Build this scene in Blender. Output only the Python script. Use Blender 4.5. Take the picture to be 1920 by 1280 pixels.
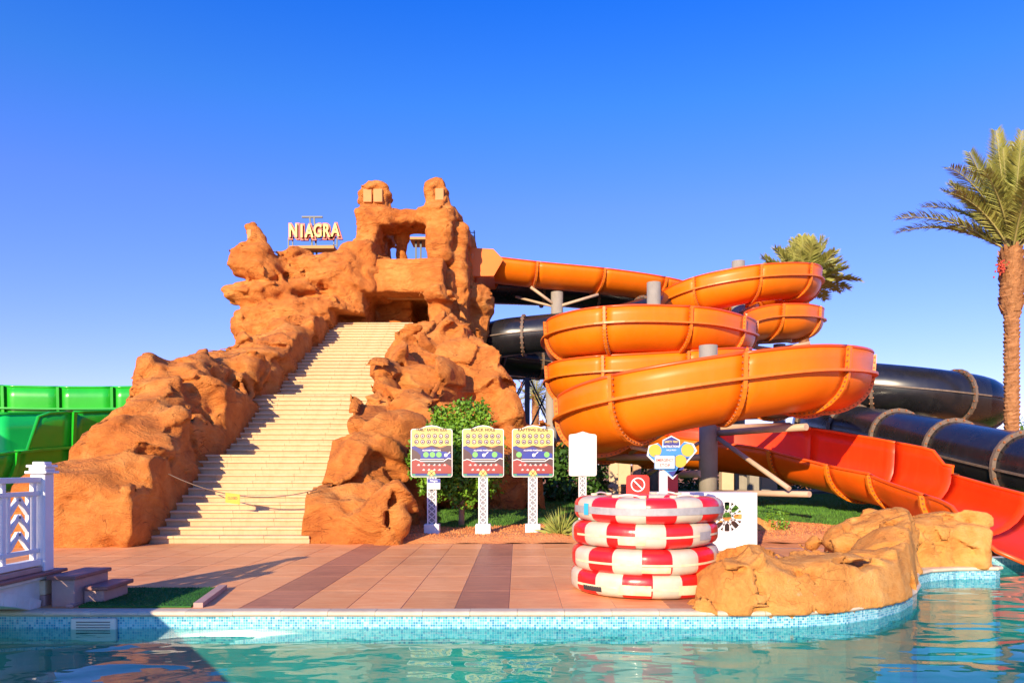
import bpy, bmesh, math, random
import numpy as np
from mathutils import Vector, Matrix, noise as mnoise

random.seed(7); rng = np.random.default_rng(7)
for o in list(bpy.data.objects): bpy.data.objects.remove(o)
SC = bpy.context.scene; COL = SC.collection
PI = math.pi; R = math.radians

# ---------------------------------------------------------------- camera, sky, sun, exposure
F, CX, HY, CH = 1400.0, 971.0, 871.0, 1.6
cam_d = bpy.data.cameras.new('camera'); cam = bpy.data.objects.new('camera', cam_d); COL.objects.link(cam)
cam.location = (0, 0, CH); cam.rotation_euler = (R(90), 0, 0)
cam_d.sensor_width = 36; cam_d.lens = F / 1920 * 36
cam_d.shift_x = (960 - CX) / 1920; cam_d.shift_y = (HY - 640) / 1920
cam_d.clip_start = 0.1; cam_d.clip_end = 5000
SC.camera = cam

SUN_EL, SUN_AZ = 19.0, 22.0          # the sun stands behind the camera to the left
W = bpy.data.worlds.new('World'); SC.world = W; W.use_nodes = True
wt = W.node_tree; wn = wt.nodes; wn.clear()
w_out = wn.new('ShaderNodeOutputWorld'); w_bg = wn.new('ShaderNodeBackground')
w_sky = wn.new('ShaderNodeTexSky'); w_sky.sky_type = 'NISHITA'; w_sky.sun_disc = False
w_sky.sun_elevation = R(SUN_EL + 12); w_sky.sun_rotation = R(180 + SUN_AZ)
w_sky.air_density = 1.0; w_sky.dust_density = 0.2; w_sky.ozone_density = 3.0
w_hsv = wn.new('ShaderNodeHueSaturation'); w_hsv.inputs['Saturation'].default_value = 1.15; w_hsv.inputs['Hue'].default_value = 0.51
w_bg.inputs['Strength'].default_value = 0.138
w_tc = wn.new('ShaderNodeTexCoord'); w_sp = wn.new('ShaderNodeSeparateXYZ'); w_cr = wn.new('ShaderNodeValToRGB'); w_mx = wn.new('ShaderNodeMix')
w_mx.data_type = 'RGBA'; w_mx.blend_type = 'MULTIPLY'; w_mx.inputs[0].default_value = 1.0
e_ = w_cr.color_ramp.elements; e_[0].position = 0.0; e_[0].color = (0.66, 0.56, 0.95, 1); e_[1].position = 0.54; e_[1].color = (0.10, 0.58, 1.25, 1)
k_ = e_.new(0.12); k_.color = (0.64, 0.57, 1.0, 1); k_ = e_.new(0.32); k_.color = (0.56, 0.64, 1.06, 1); k_ = e_.new(0.43); k_.color = (0.30, 0.68, 1.1, 1)
wt.links.new(w_tc.outputs['Generated'], w_sp.inputs[0]); wt.links.new(w_sp.outputs['Z'], w_cr.inputs[0])
wt.links.new(w_sky.outputs[0], w_hsv.inputs['Color']); wt.links.new(w_hsv.outputs[0], w_mx.inputs[6]); wt.links.new(w_cr.outputs[0], w_mx.inputs[7]); wt.links.new(w_mx.outputs[2], w_bg.inputs[0])
wt.links.new(w_bg.outputs[0], w_out.inputs[0])

sun_d = bpy.data.lights.new('sun', 'SUN'); sun = bpy.data.objects.new('sun', sun_d); COL.objects.link(sun)
sun_d.energy = 4.7; sun_d.angle = R(0.5); sun_d.color = (1.0, 0.81, 0.54)
ldir = Vector((math.sin(R(SUN_AZ)) * math.cos(R(SUN_EL)), math.cos(R(SUN_AZ)) * math.cos(R(SUN_EL)), -math.sin(R(SUN_EL))))
sun.rotation_euler = ldir.to_track_quat('-Z', 'Y').to_euler(); sun.location = (-20, -40, 20)

SC.view_settings.view_transform = 'Standard'; SC.view_settings.look = 'None'
SC.view_settings.exposure = 0.80; SC.view_settings.gamma = 1.0
SC.render.engine = 'CYCLES'
SC.cycles.max_bounces = 8; SC.cycles.transparent_max_bounces = 12

def at(px, py, d):
    """a point of the place seen in direction (px, py) at depth d metres"""
    return Vector(((px - CX) * d / F, d, CH + (HY - py) * d / F))

# ---------------------------------------------------------------- materials
MATS = {}
def nodes_of(m): return m.node_tree.nodes, m.node_tree.links
def mat(name, color, rough=0.6, metal=0.0, var=0.0, scale=4.0, bump=0.0, bscale=30.0, spec=0.5, coat=0.0, col2=None, obj_rand=0.0, streak=0.0, scol=(0.2,0.15,0.1)):
    m = bpy.data.materials.new(name); m.use_nodes = True; MATS[name] = m
    n, l = nodes_of(m); b = n['Principled BSDF']
    b.inputs['Roughness'].default_value = rough; b.inputs['Metallic'].default_value = metal
    b.inputs['Specular IOR Level'].default_value = spec; b.inputs['Coat Weight'].default_value = coat
    b.inputs['Coat Roughness'].default_value = 0.12
    b.inputs['Base Color'].default_value = (*color, 1)
    out = None
    if var > 0 or col2:
        tc = n.new('ShaderNodeTexCoord'); nz = n.new('ShaderNodeTexNoise'); nz.inputs['Scale'].default_value = scale
        nz.inputs['Detail'].default_value = 6; nz.inputs['Roughness'].default_value = 0.65
        l.new(tc.outputs['Object'], nz.inputs['Vector'])
        cr = n.new('ShaderNodeValToRGB'); cr.color_ramp.elements[0].position = 0.3; cr.color_ramp.elements[1].position = 0.7
        c2 = col2 if col2 else tuple(min(1, c * (1 + var)) for c in color)
        c1 = color if col2 else tuple(c * (1 - var) for c in color)
        cr.color_ramp.elements[0].color = (*c1, 1); cr.color_ramp.elements[1].color = (*c2, 1)
        l.new(nz.outputs['Fac'], cr.inputs[0]); out = cr.outputs[0]
        mr = n.new('ShaderNodeMapRange'); mr.inputs[3].default_value = max(0.03, rough - 0.1); mr.inputs[4].default_value = min(1, rough + 0.12)
        l.new(nz.outputs['Fac'], mr.inputs[0]); l.new(mr.outputs[0], b.inputs['Roughness'])
    if streak > 0:
        tc = n.new('ShaderNodeTexCoord'); mp = n.new('ShaderNodeMapping'); mp.inputs['Scale'].default_value = (5.0, 5.0, 0.7); l.new(tc.outputs['Object'], mp.inputs['Vector'])
        sn = n.new('ShaderNodeTexNoise'); sn.inputs['Scale'].default_value = 1.0; sn.inputs['Detail'].default_value = 7; sn.inputs['Roughness'].default_value = 0.7; l.new(mp.outputs[0], sn.inputs['Vector'])
        sm2 = n.new('ShaderNodeMapRange'); sm2.inputs[1].default_value = 0.5; sm2.inputs[2].default_value = 0.75; sm2.inputs[4].default_value = streak; l.new(sn.outputs['Fac'], sm2.inputs[0])
        mxs = n.new('ShaderNodeMix'); mxs.data_type = 'RGBA'; l.new(sm2.outputs[0], mxs.inputs[0]); l.new(out, mxs.inputs[6]); mxs.inputs[7].default_value = (*scol, 1); out = mxs.outputs[2]
    if obj_rand > 0:
        oi = n.new('ShaderNodeObjectInfo'); hs = n.new('ShaderNodeHueSaturation')
        mr = n.new('ShaderNodeMapRange'); mr.inputs[3].default_value = 1 - obj_rand; mr.inputs[4].default_value = 1 + obj_rand
        l.new(oi.outputs['Random'], mr.inputs[0]); l.new(mr.outputs[0], hs.inputs['Value'])
        if out: l.new(out, hs.inputs['Color'])
        else: hs.inputs['Color'].default_value = (*color, 1)
        out = hs.outputs[0]
    if out: l.new(out, b.inputs['Base Color'])
    if bump > 0:
        tc = n.new('ShaderNodeTexCoord'); nz = n.new('ShaderNodeTexNoise'); nz.inputs['Scale'].default_value = bscale; nz.inputs['Detail'].default_value = 5
        l.new(tc.outputs['Object'], nz.inputs['Vector'])
        bp = n.new('ShaderNodeBump'); bp.inputs['Strength'].default_value = 1; bp.inputs['Distance'].default_value = bump
        l.new(nz.outputs['Fac'], bp.inputs['Height']); l.new(bp.outputs[0], b.inputs['Normal'])
    return m

def rock_mat(name, c_dark, c_mid, c_light, strata=0.5, pale=0.0, fine=1.0):
    m = bpy.data.materials.new(name); m.use_nodes = True; MATS[name] = m
    n, l = nodes_of(m); b = n['Principled BSDF']; b.inputs['Roughness'].default_value = 0.85; b.inputs['Specular IOR Level'].default_value = 0.25
    tc = n.new('ShaderNodeTexCoord')
    def noise(scale, detail=6, rough=0.6, vec=None, dist=0.0):
        z = n.new('ShaderNodeTexNoise'); z.inputs['Scale'].default_value = scale; z.inputs['Detail'].default_value = detail
        z.inputs['Roughness'].default_value = rough; z.inputs['Distortion'].default_value = dist
        l.new(vec if vec else tc.outputs['Object'], z.inputs['Vector']); return z.outputs['Fac']
    def math_(op, a, bb):
        q = n.new('ShaderNodeMath'); q.operation = op
        for i, v in enumerate((a, bb)):
            if isinstance(v, (int, float)): q.inputs[i].default_value = v
            else: l.new(v, q.inputs[i])
        return q.outputs[0]
    # wavy, tilted strata coordinates
    wv = n.new('ShaderNodeTexNoise'); wv.inputs['Scale'].default_value = 0.55 * fine; wv.inputs['Detail'].default_value = 2; l.new(tc.outputs['Object'], wv.inputs['Vector'])
    ws_ = n.new('ShaderNodeVectorMath'); ws_.operation = 'MULTIPLY_ADD'; ws_.inputs[1].default_value = (2.2 / fine,) * 3; l.new(wv.outputs['Color'], ws_.inputs[0]); l.new(tc.outputs['Object'], ws_.inputs[2])
    mp = n.new('ShaderNodeMapping'); mp.inputs['Scale'].default_value = (0.7, 0.7, 4.0); l.new(ws_.outputs[0], mp.inputs['Vector'])
    n1 = noise(0.7, 8, 0.62); n2 = noise(3.0 * fine, 6, 0.6); ns = noise(1.6 * fine, 5, 0.55, mp.outputs[0], 0.8)
    mp3 = n.new('ShaderNodeMapping'); mp3.inputs['Scale'].default_value = (1.6, 1.6, 9.0); l.new(ws_.outputs[0], mp3.inputs['Vector'])
    nf = noise(1.5 * fine, 4, 0.6, mp3.outputs[0], 1.2)
    mix = math_('ADD', math_('MULTIPLY', n1, 0.45), math_('ADD', math_('MULTIPLY', n2, 0.30), math_('ADD', math_('MULTIPLY', ns, 0.15), math_('MULTIPLY', nf, 0.10))))
    cr = n.new('ShaderNodeValToRGB'); e = cr.color_ramp.elements
    e[0].position = 0.36; e[0].color = (*c_dark, 1); e[1].position = 0.64; e[1].color = (*c_light, 1)
    k = e.new(0.5); k.color = (*c_mid, 1)
    l.new(mix, cr.inputs[0]); col = cr.outputs[0]
    # fine dark crack lines
    vo = n.new('ShaderNodeTexNoise'); vo.inputs['Scale'].default_value = 1.1 * fine; vo.inputs['Detail'].default_value = 3; vo.inputs['Distortion'].default_value = 0.6
    mp2 = n.new('ShaderNodeMapping'); mp2.inputs['Scale'].default_value = (0.7, 0.7, 1.9); l.new(tc.outputs['Object'], mp2.inputs['Vector']); l.new(mp2.outputs[0], vo.inputs['Vector'])
    crk = math_('ABSOLUTE', math_('SUBTRACT', vo.outputs['Fac'], 0.5), 0)
    crk_m = n.new('ShaderNodeMapRange'); crk_m.inputs[1].default_value = 0.0; crk_m.inputs[2].default_value = 0.006; l.new(crk, crk_m.inputs[0])
    gate = n.new('ShaderNodeMapRange'); gate.inputs[1].default_value = 0.42; gate.inputs[2].default_value = 0.5; l.new(noise(0.9, 3), gate.inputs[0])
    crackv = math_('MAXIMUM', crk_m.outputs[0], gate.outputs[0])
    mx = n.new('ShaderNodeMix'); mx.data_type = 'RGBA'; l.new(crackv, mx.inputs[0]); mx.inputs[6].default_value = tuple(c * 0.6 for c in c_dark) + (1,)
    l.new(col, mx.inputs[7]); col = mx.outputs[2]
    if pale > 0:
        pn = n.new('ShaderNodeMapRange'); pn.inputs[1].default_value = 0.62; pn.inputs[2].default_value = 0.72; pn.inputs[4].default_value = pale
        l.new(noise(4.5, 7, 0.75, mp.outputs[0], 1.5), pn.inputs[0])
        m3 = n.new('ShaderNodeMix'); m3.data_type = 'RGBA'; l.new(pn.outputs[0], m3.inputs[0]); l.new(col, m3.inputs[6]); m3.inputs[7].default_value = (0.72, 0.52, 0.34, 1); col = m3.outputs[2]
    l.new(col, b.inputs['Base Color'])
    h = math_('ADD', math_('MULTIPLY', ns, strata), math_('MULTIPLY', noise(6 * fine, 8, 0.72), 0.62))
    h = math_('ADD', h, math_('ADD', math_('MULTIPLY', noise(30 * fine, 6, 0.75), 0.30), math_('MULTIPLY', nf, 0.26 if strata > .5 else .10)))
    h = math_('ADD', h, math_('MULTIPLY', crackv, 0.10))
    bp = n.new('ShaderNodeBump'); bp.inputs['Strength'].default_value = 1.0; bp.inputs['Distance'].default_value = 0.15 / fine
    l.new(h, bp.inputs['Height']); l.new(bp.outputs[0], b.inputs['Normal'])
    return m

rock_mat('rock', (0.40, 0.105, 0.020), (0.62, 0.200, 0.038), (0.76, 0.325, 0.080), strata=0.6)
rock_mat('boulder', (0.58, 0.19, 0.034), (0.74, 0.31, 0.068), (0.82, 0.43, 0.13), strata=0.35, pale=0.55, fine=2.0)
mat('step_stone', (0.58, 0.36, 0.175), 0.75, streak=0.4, scol=(0.44, 0.22, 0.09), col2=(0.70, 0.49, 0.265), scale=2.6, bump=0.004, bscale=25, obj_rand=0.05)
mat('step_riser', (0.50, 0.31, 0.15), 0.8, streak=0.35, scol=(0.42, 0.20, 0.08), col2=(0.60, 0.41, 0.22), scale=2.0, bump=0.004, bscale=25, obj_rand=0.05)
mat('pale_panel', (0.56, 0.26, 0.09), 0.8, var=0.1)
mat('soil', (0.56, 0.19, 0.055), 0.95, col2=(0.70, 0.28, 0.09), scale=1.3, bump=0.03, bscale=14)
mat('lawn', (0.035, 0.11, 0.008), 0.9, col2=(0.07, 0.20, 0.015), scale=2.5, bump=0.03, bscale=60)
mat('grass', (0.05, 0.17, 0.012), 0.7, col2=(0.11, 0.27, 0.02), scale=3)
mat('turf', (0.015, 0.10, 0.012), 0.9, col2=(0.03, 0.17, 0.02), scale=5, bump=0.01, bscale=150)
mat('coping', (0.52, 0.40, 0.27), 0.6, col2=(0.66, 0.54, 0.38), scale=3, bump=0.004, bscale=40, obj_rand=0.06)
mat('grout', (0.42, 0.26, 0.19), 0.9, var=0.15)
mat('white_paint', (0.74, 0.73, 0.72), 0.45, var=0.04, scale=3, streak=0.22, scol=(0.5, 0.46, 0.40), bump=0.001, bscale=40)
mat('white_board', (0.66, 0.64, 0.60), 0.4)
mat('post_back', (0.22, 0.22, 0.24), 0.6)
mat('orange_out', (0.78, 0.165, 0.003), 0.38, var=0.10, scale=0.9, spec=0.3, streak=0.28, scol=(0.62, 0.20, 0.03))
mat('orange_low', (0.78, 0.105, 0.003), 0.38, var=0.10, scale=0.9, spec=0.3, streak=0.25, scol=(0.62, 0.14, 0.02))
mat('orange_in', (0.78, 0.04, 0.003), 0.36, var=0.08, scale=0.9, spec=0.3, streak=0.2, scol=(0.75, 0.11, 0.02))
mat('orange_flange', (0.72, 0.17, 0.008), 0.4, var=0.12, scale=5)
mat('orange_rim', (0.78, 0.085, 0.006), 0.35)
mat('bracket', (0.80, 0.36, 0.12), 0.5, var=0.25, scale=9)
mat('bolt', (0.30, 0.10, 0.03), 0.6)
mat('black_out', (0.010, 0.010, 0.012), 0.28, col2=(0.016, 0.015, 0.018), scale=1.2, coat=0.25, streak=0.3, scol=(0.05, 0.048, 0.045))
mat('black_flange', (0.15, 0.105, 0.075), 0.6, var=0.3, scale=9)
mat('green_out', (0.015, 0.40, 0.018), 0.3, var=0.1, scale=1, coat=0.3)
mat('green_in', (0.012, 0.60, 0.10), 0.3, var=0.08, scale=1, coat=0.3)
mat('column_grey', (0.30, 0.265, 0.215), 0.7, var=0.1, scale=3, streak=0.3, scol=(0.17, 0.14, 0.11), bump=0.003, bscale=40)
mat('steel_beige', (0.46, 0.32, 0.21), 0.6, var=0.1, scale=4)
mat('steel_dark', (0.06, 0.075, 0.08), 0.5)
mat('tube_red', (0.72, 0.012, 0.012), 0.33, var=0.08, scale=6, coat=0.2, bump=0.004, bscale=9)
mat('tube_white', (0.50, 0.42, 0.31), 0.4, col2=(0.60, 0.51, 0.39), scale=6, coat=0.15, bump=0.004, bscale=9)
mat('band_grey', (0.33, 0.31, 0.31), 0.5, var=0.15, scale=14)
mat('band_cream', (0.66, 0.48, 0.24), 0.6, col2=(0.76, 0.64, 0.42), scale=8)
mat('rope', (0.74, 0.62, 0.52), 0.8)
mat('tape_blue', (0.03, 0.40, 0.66), 0.5)
mat('rubber', (0.03, 0.03, 0.03), 0.6)
mat('leaf', (0.05, 0.16, 0.008), 0.5, col2=(0.18, 0.34, 0.018), scale=2.2, spec=0.4)
mat('hedge_leaf', (0.02, 0.07, 0.008), 0.6, col2=(0.06, 0.15, 0.012), scale=1.5)
mat('palm_leaf', (0.18, 0.22, 0.04), 0.5, col2=(0.46, 0.42, 0.11), scale=1.1, spec=0.4)
mat('palm_rib', (0.34, 0.30, 0.10), 0.6)
mat('palm_trunk', (0.22, 0.09, 0.03), 0.9, col2=(0.46, 0.21, 0.08), scale=5, bump=0.02, bscale=16)
mat('yucca_leaf', (0.14, 0.20, 0.03), 0.6, col2=(0.36, 0.36, 0.08), scale=5)
mat('bark', (0.36, 0.22, 0.12), 0.9, var=0.25, scale=9, bump=0.01, bscale=30)
mat('dates', (0.42, 0.05, 0.02), 0.6)
mat('beige_wall', (0.62, 0.45, 0.28), 0.8, var=0.08, scale=2)
mat('tan_wall', (0.50, 0.28, 0.16), 0.85, var=0.12, scale=2)
mat('stone_white', (0.66, 0.60, 0.50), 0.75, col2=(0.78, 0.73, 0.64), scale=4, bump=0.01, bscale=14, obj_rand=0.08)
mat('stone_pink', (0.38, 0.24, 0.20), 0.6, col2=(0.50, 0.32, 0.26), scale=4, bump=0.003, bscale=30)
mat('stone_red', (0.26, 0.11, 0.09), 0.5, var=0.15, scale=5)
mat('plastic_cream', (0.74, 0.68, 0.54), 0.4)
mat('slot', (0.05, 0.05, 0.05), 0.8)
mat('pr_yellow', (0.66, 0.52, 0.13), 0.4); mat('pr_navy', (0.035, 0.035, 0.20), 0.4); mat('pr_blue', (0.02, 0.035, 0.26), 0.4)
mat('pr_brown', (0.075, 0.035, 0.032), 0.4); mat('pr_red', (0.27, 0.035, 0.025), 0.4); mat('pr_orange', (0.48, 0.18, 0.05), 0.4)
mat('pr_green', (0.16, 0.45, 0.10), 0.4); mat('pr_ring', (0.05, 0.02, 0.025), 0.4); mat('pr_pale', (0.50, 0.44, 0.42), 0.4)
mat('pr_white', (0.82, 0.82, 0.80), 0.4); mat('pr_teal', (0.05, 0.26, 0.16), 0.4); mat('pr_gold', (0.62, 0.38, 0.04), 0.4); mat('pr_sky', (0.05, 0.22, 0.48), 0.4)
mat('pr_text', (0.08, 0.04, 0.03), 0.4); mat('sign_red', (0.70, 0.03, 0.02), 0.4); mat('pr_black', (0.03, 0.02, 0.02), 0.5)
mat('sign_yellow', (0.62, 0.34, 0.015), 0.5)
mat('letter_yellow', (0.66, 0.47, 0.08), 0.45); mat('letter_red', (0.42, 0.015, 0.02), 0.45)
mat('chain', (0.16, 0.10, 0.07), 0.6, 0.4)

def tile_mat(name, a, b_):
    m = bpy.data.materials.new(name); m.use_nodes = True; MATS[name] = m
    n, l = nodes_of(m); b = n['Principled BSDF']; b.inputs['Roughness'].default_value = 0.5; b.inputs['Specular IOR Level'].default_value = 0.1
    tc = n.new('ShaderNodeTexCoord'); oi = n.new('ShaderNodeObjectInfo')
    mp = n.new('ShaderNodeMapping'); mp.inputs['Scale'].default_value = (0.9, 5.5, 1)
    ad = n.new('ShaderNodeVectorMath'); ad.operation = 'ADD'; sc = n.new('ShaderNodeVectorMath'); sc.operation = 'SCALE'; sc.inputs['Scale'].default_value = 1.0
    cb = n.new('ShaderNodeCombineXYZ'); ml = n.new('ShaderNodeMath'); ml.operation = 'MULTIPLY'; ml.inputs[1].default_value = 37.0
    l.new(oi.outputs['Random'], ml.inputs[0]); l.new(ml.outputs[0], cb.inputs[0]); l.new(ml.outputs[0], cb.inputs[2])
    l.new(tc.outputs['Object'], ad.inputs[0]); l.new(cb.outputs[0], ad.inputs[1]); l.new(ad.outputs[0], mp.inputs['Vector'])
    nz = n.new('ShaderNodeTexNoise'); nz.inputs['Scale'].default_value = 2.2; nz.inputs['Detail'].default_value = 8; nz.inputs['Roughness'].default_value = 0.7; nz.inputs['Distortion'].default_value = 0.6
    l.new(mp.outputs[0], nz.inputs['Vector'])
    cr = n.new('ShaderNodeValToRGB'); cr.color_ramp.elements[0].position = 0.32; cr.color_ramp.elements[1].position = 0.68
    cr.color_ramp.elements[0].color = (*a, 1); cr.color_ramp.elements[1].color = (*b_, 1); l.new(nz.outputs['Fac'], cr.inputs[0])
    hs = n.new('ShaderNodeHueSaturation'); mr = n.new('ShaderNodeMapRange'); mr.inputs[3].default_value = 0.90; mr.inputs[4].default_value = 1.08
    ge = n.new('ShaderNodeNewGeometry'); sn = n.new('ShaderNodeTexNoise'); sn.inputs['Scale'].default_value = 0.8; sn.inputs['Detail'].default_value = 7; sn.inputs['Roughness'].default_value = 0.7; sn.inputs['Distortion'].default_value = 0.5; l.new(ge.outputs['Position'], sn.inputs['Vector'])
    sr = n.new('ShaderNodeMapRange'); sr.inputs[1].default_value = 0.5; sr.inputs[2].default_value = 0.72; sr.inputs[4].default_value = 0.45; l.new(sn.outputs['Fac'], sr.inputs[0])
    st_ = n.new('ShaderNodeMix'); st_.data_type = 'RGBA'; l.new(sr.outputs[0], st_.inputs[0]); l.new(cr.outputs[0], st_.inputs[6]); st_.inputs[7].default_value = (a[0]*.62, a[1]*.66, a[2]*.8, 1)      # trodden, stained patches
    l.new(oi.outputs['Random'], mr.inputs[0]); l.new(mr.outputs[0], hs.inputs['Value']); l.new(st_.outputs[2], hs.inputs['Color']); l.new(hs.outputs[0], b.inputs['Base Color'])
    mr2 = n.new('ShaderNodeMapRange'); mr2.inputs[3].default_value = 0.32; mr2.inputs[4].default_value = 0.6; l.new(nz.outputs['Fac'], mr2.inputs[0]); l.new(mr2.outputs[0], b.inputs['Roughness'])
    bp = n.new('ShaderNodeBump'); bp.inputs['Distance'].default_value = 0.002; l.new(nz.outputs['Fac'], bp.inputs['Height']); l.new(bp.outputs[0], b.inputs['Normal'])
tile_mat('tile_pink', (0.72, 0.26, 0.09), (0.86, 0.44, 0.195))
tile_mat('tile_dark', (0.34, 0.14, 0.08), (0.56, 0.24, 0.13))

def mosaic_mat():
    m = bpy.data.materials.new('mosaic'); m.use_nodes = True; MATS['mosaic'] = m
    n, l = nodes_of(m); b = n['Principled BSDF']; b.inputs['Roughness'].default_value = 0.2
    uv = n.new('ShaderNodeUVMap'); uv.uv_map = 'uv'
    sc = n.new('ShaderNodeVectorMath'); sc.operation = 'SCALE'; sc.inputs['Scale'].default_value = 1 / 0.027; l.new(uv.outputs[0], sc.inputs[0])
    fl = n.new('ShaderNodeVectorMath'); fl.operation = 'FLOOR'; l.new(sc.outputs[0], fl.inputs[0])
    fr = n.new('ShaderNodeVectorMath'); fr.operation = 'FRACTION'; l.new(sc.outputs[0], fr.inputs[0])
    wn_ = n.new('ShaderNodeTexWhiteNoise'); wn_.noise_dimensions = '2D'; l.new(fl.outputs[0], wn_.inputs['Vector'])
    cr = n.new('ShaderNodeValToRGB'); cr.color_ramp.interpolation = 'CONSTANT'; e = cr.color_ramp.elements
    e[0].position = 0; e[0].color = (0.09, 0.40, 0.50, 1); e[1].position = 0.4; e[1].color = (0.20, 0.50, 0.58, 1)
    k = e.new(0.68); k.color = (0.03, 0.25, 0.40, 1); k = e.new(0.88); k.color = (0.32, 0.58, 0.62, 1)
    l.new(wn_.outputs['Value'], cr.inputs[0])
    sp = n.new('ShaderNodeSeparateXYZ'); l.new(fr.outputs[0], sp.inputs[0])
    def edge(s):
        a = n.new('ShaderNodeMath'); a.operation = 'SUBTRACT'; l.new(s, a.inputs[0]); a.inputs[1].default_value = 0.5
        c = n.new('ShaderNodeMath'); c.operation = 'ABSOLUTE'; l.new(a.outputs[0], c.inputs[0])
        g = n.new('ShaderNodeMath'); g.operation = 'GREATER_THAN'; l.new(c.outputs[0], g.inputs[0]); g.inputs[1].default_value = 0.43; return g.outputs[0]
    mxx = n.new('ShaderNodeMath'); mxx.operation = 'MAXIMUM'; l.new(edge(sp.outputs[0]), mxx.inputs[0]); l.new(edge(sp.outputs[1]), mxx.inputs[1])
    mx = n.new('ShaderNodeMix'); mx.data_type = 'RGBA'; l.new(mxx.outputs[0], mx.inputs[0]); l.new(cr.outputs[0], mx.inputs[6]); mx.inputs[7].default_value = (0.46, 0.54, 0.54, 1)
    l.new(mx.outputs[2], b.inputs['Base Color'])
mosaic_mat()

def water_mat():
    m = bpy.data.materials.new('water'); m.use_nodes = True; MATS['water'] = m
    n, l = nodes_of(m); n.clear(); out = n.new('ShaderNodeOutputMaterial')
    tr = n.new('ShaderNodeBsdfTransparent'); tr.inputs[0].default_value = (0.36, 0.80, 0.78, 1)
    gl = n.new('ShaderNodeBsdfGlossy'); gl.inputs['Roughness'].default_value = 0.0
    ge = n.new('ShaderNodeNewGeometry'); dt = n.new('ShaderNodeVectorMath'); dt.operation = 'DOT_PRODUCT'; l.new(ge.outputs['Incoming'], dt.inputs[0])
    def mth(op, a, b):
        q = n.new('ShaderNodeMath'); q.operation = op
        for i, v in enumerate((a, b)):
            if v is None: continue
            if isinstance(v, (int, float)): q.inputs[i].default_value = v
            else: l.new(v, q.inputs[i])
        return q.outputs[0]
    # Schlick reflectance of water, the same from above and below
    fz = mth('ADD', mth('MULTIPLY', mth('POWER', mth('SUBTRACT', 1.0, mth('MINIMUM', mth('ABSOLUTE', dt.outputs['Value'], None), 1.0)), 5.0), 0.98), 0.02)
    mx = n.new('ShaderNodeMixShader')
    tc = n.new('ShaderNodeTexCoord')
    def nz(sx, sy, d, dist):
        mp = n.new('ShaderNodeMapping'); mp.inputs['Scale'].default_value = (sx, sy, 1); l.new(tc.outputs['Object'], mp.inputs['Vector'])
        z = n.new('ShaderNodeTexNoise'); z.inputs['Scale'].default_value = 1; z.inputs['Detail'].default_value = d; z.inputs['Distortion'].default_value = dist; z.inputs['Roughness'].default_value = 0.4
        l.new(mp.outputs[0], z.inputs['Vector']); return z.outputs['Fac']
    a = nz(0.9, 1.7, 1.0, 0.4); c = nz(3.2, 5.2, 1.0, 0.3)
    mu = n.new('ShaderNodeMath'); mu.operation = 'MULTIPLY_ADD'; l.new(c, mu.inputs[0]); mu.inputs[1].default_value = 0.12; l.new(a, mu.inputs[2])
    bp = n.new('ShaderNodeBump'); bp.inputs['Strength'].default_value = 1.0; bp.inputs['Distance'].default_value = 0.036; l.new(mu.outputs[0], bp.inputs['Height'])
    l.new(bp.outputs[0], gl.inputs['Normal']); l.new(bp.outputs[0], dt.inputs[1])
    l.new(fz, mx.inputs[0]); l.new(tr.outputs[0], mx.inputs[1]); l.new(gl.outputs[0], mx.inputs[2]); l.new(mx.outputs[0], out.inputs[0])
water_mat()
mat('pool_floor', (0.006, 0.27, 0.27), 0.5, col2=(0.015, 0.35, 0.34), scale=2.0)

# ---------------------------------------------------------------- mesh helpers
ORG = {}
def thing(name, label, cat, loc, group=None):
    o = bpy.data.objects.new(name, None); COL.objects.link(o); o.location = loc; o.empty_display_size = 0.2
    o['label'] = label; o['category'] = cat; o['kind'] = 'thing'
    if group: o['group'] = group
    ORG[o.name] = Vector(loc); return o
def tag(o, label, cat, group=None):
    o['label'] = label; o['category'] = cat; o['kind'] = 'thing'
    if group: o['group'] = group
    return o
def struct(o, kind='structure'):
    o['kind'] = kind; return o

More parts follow.
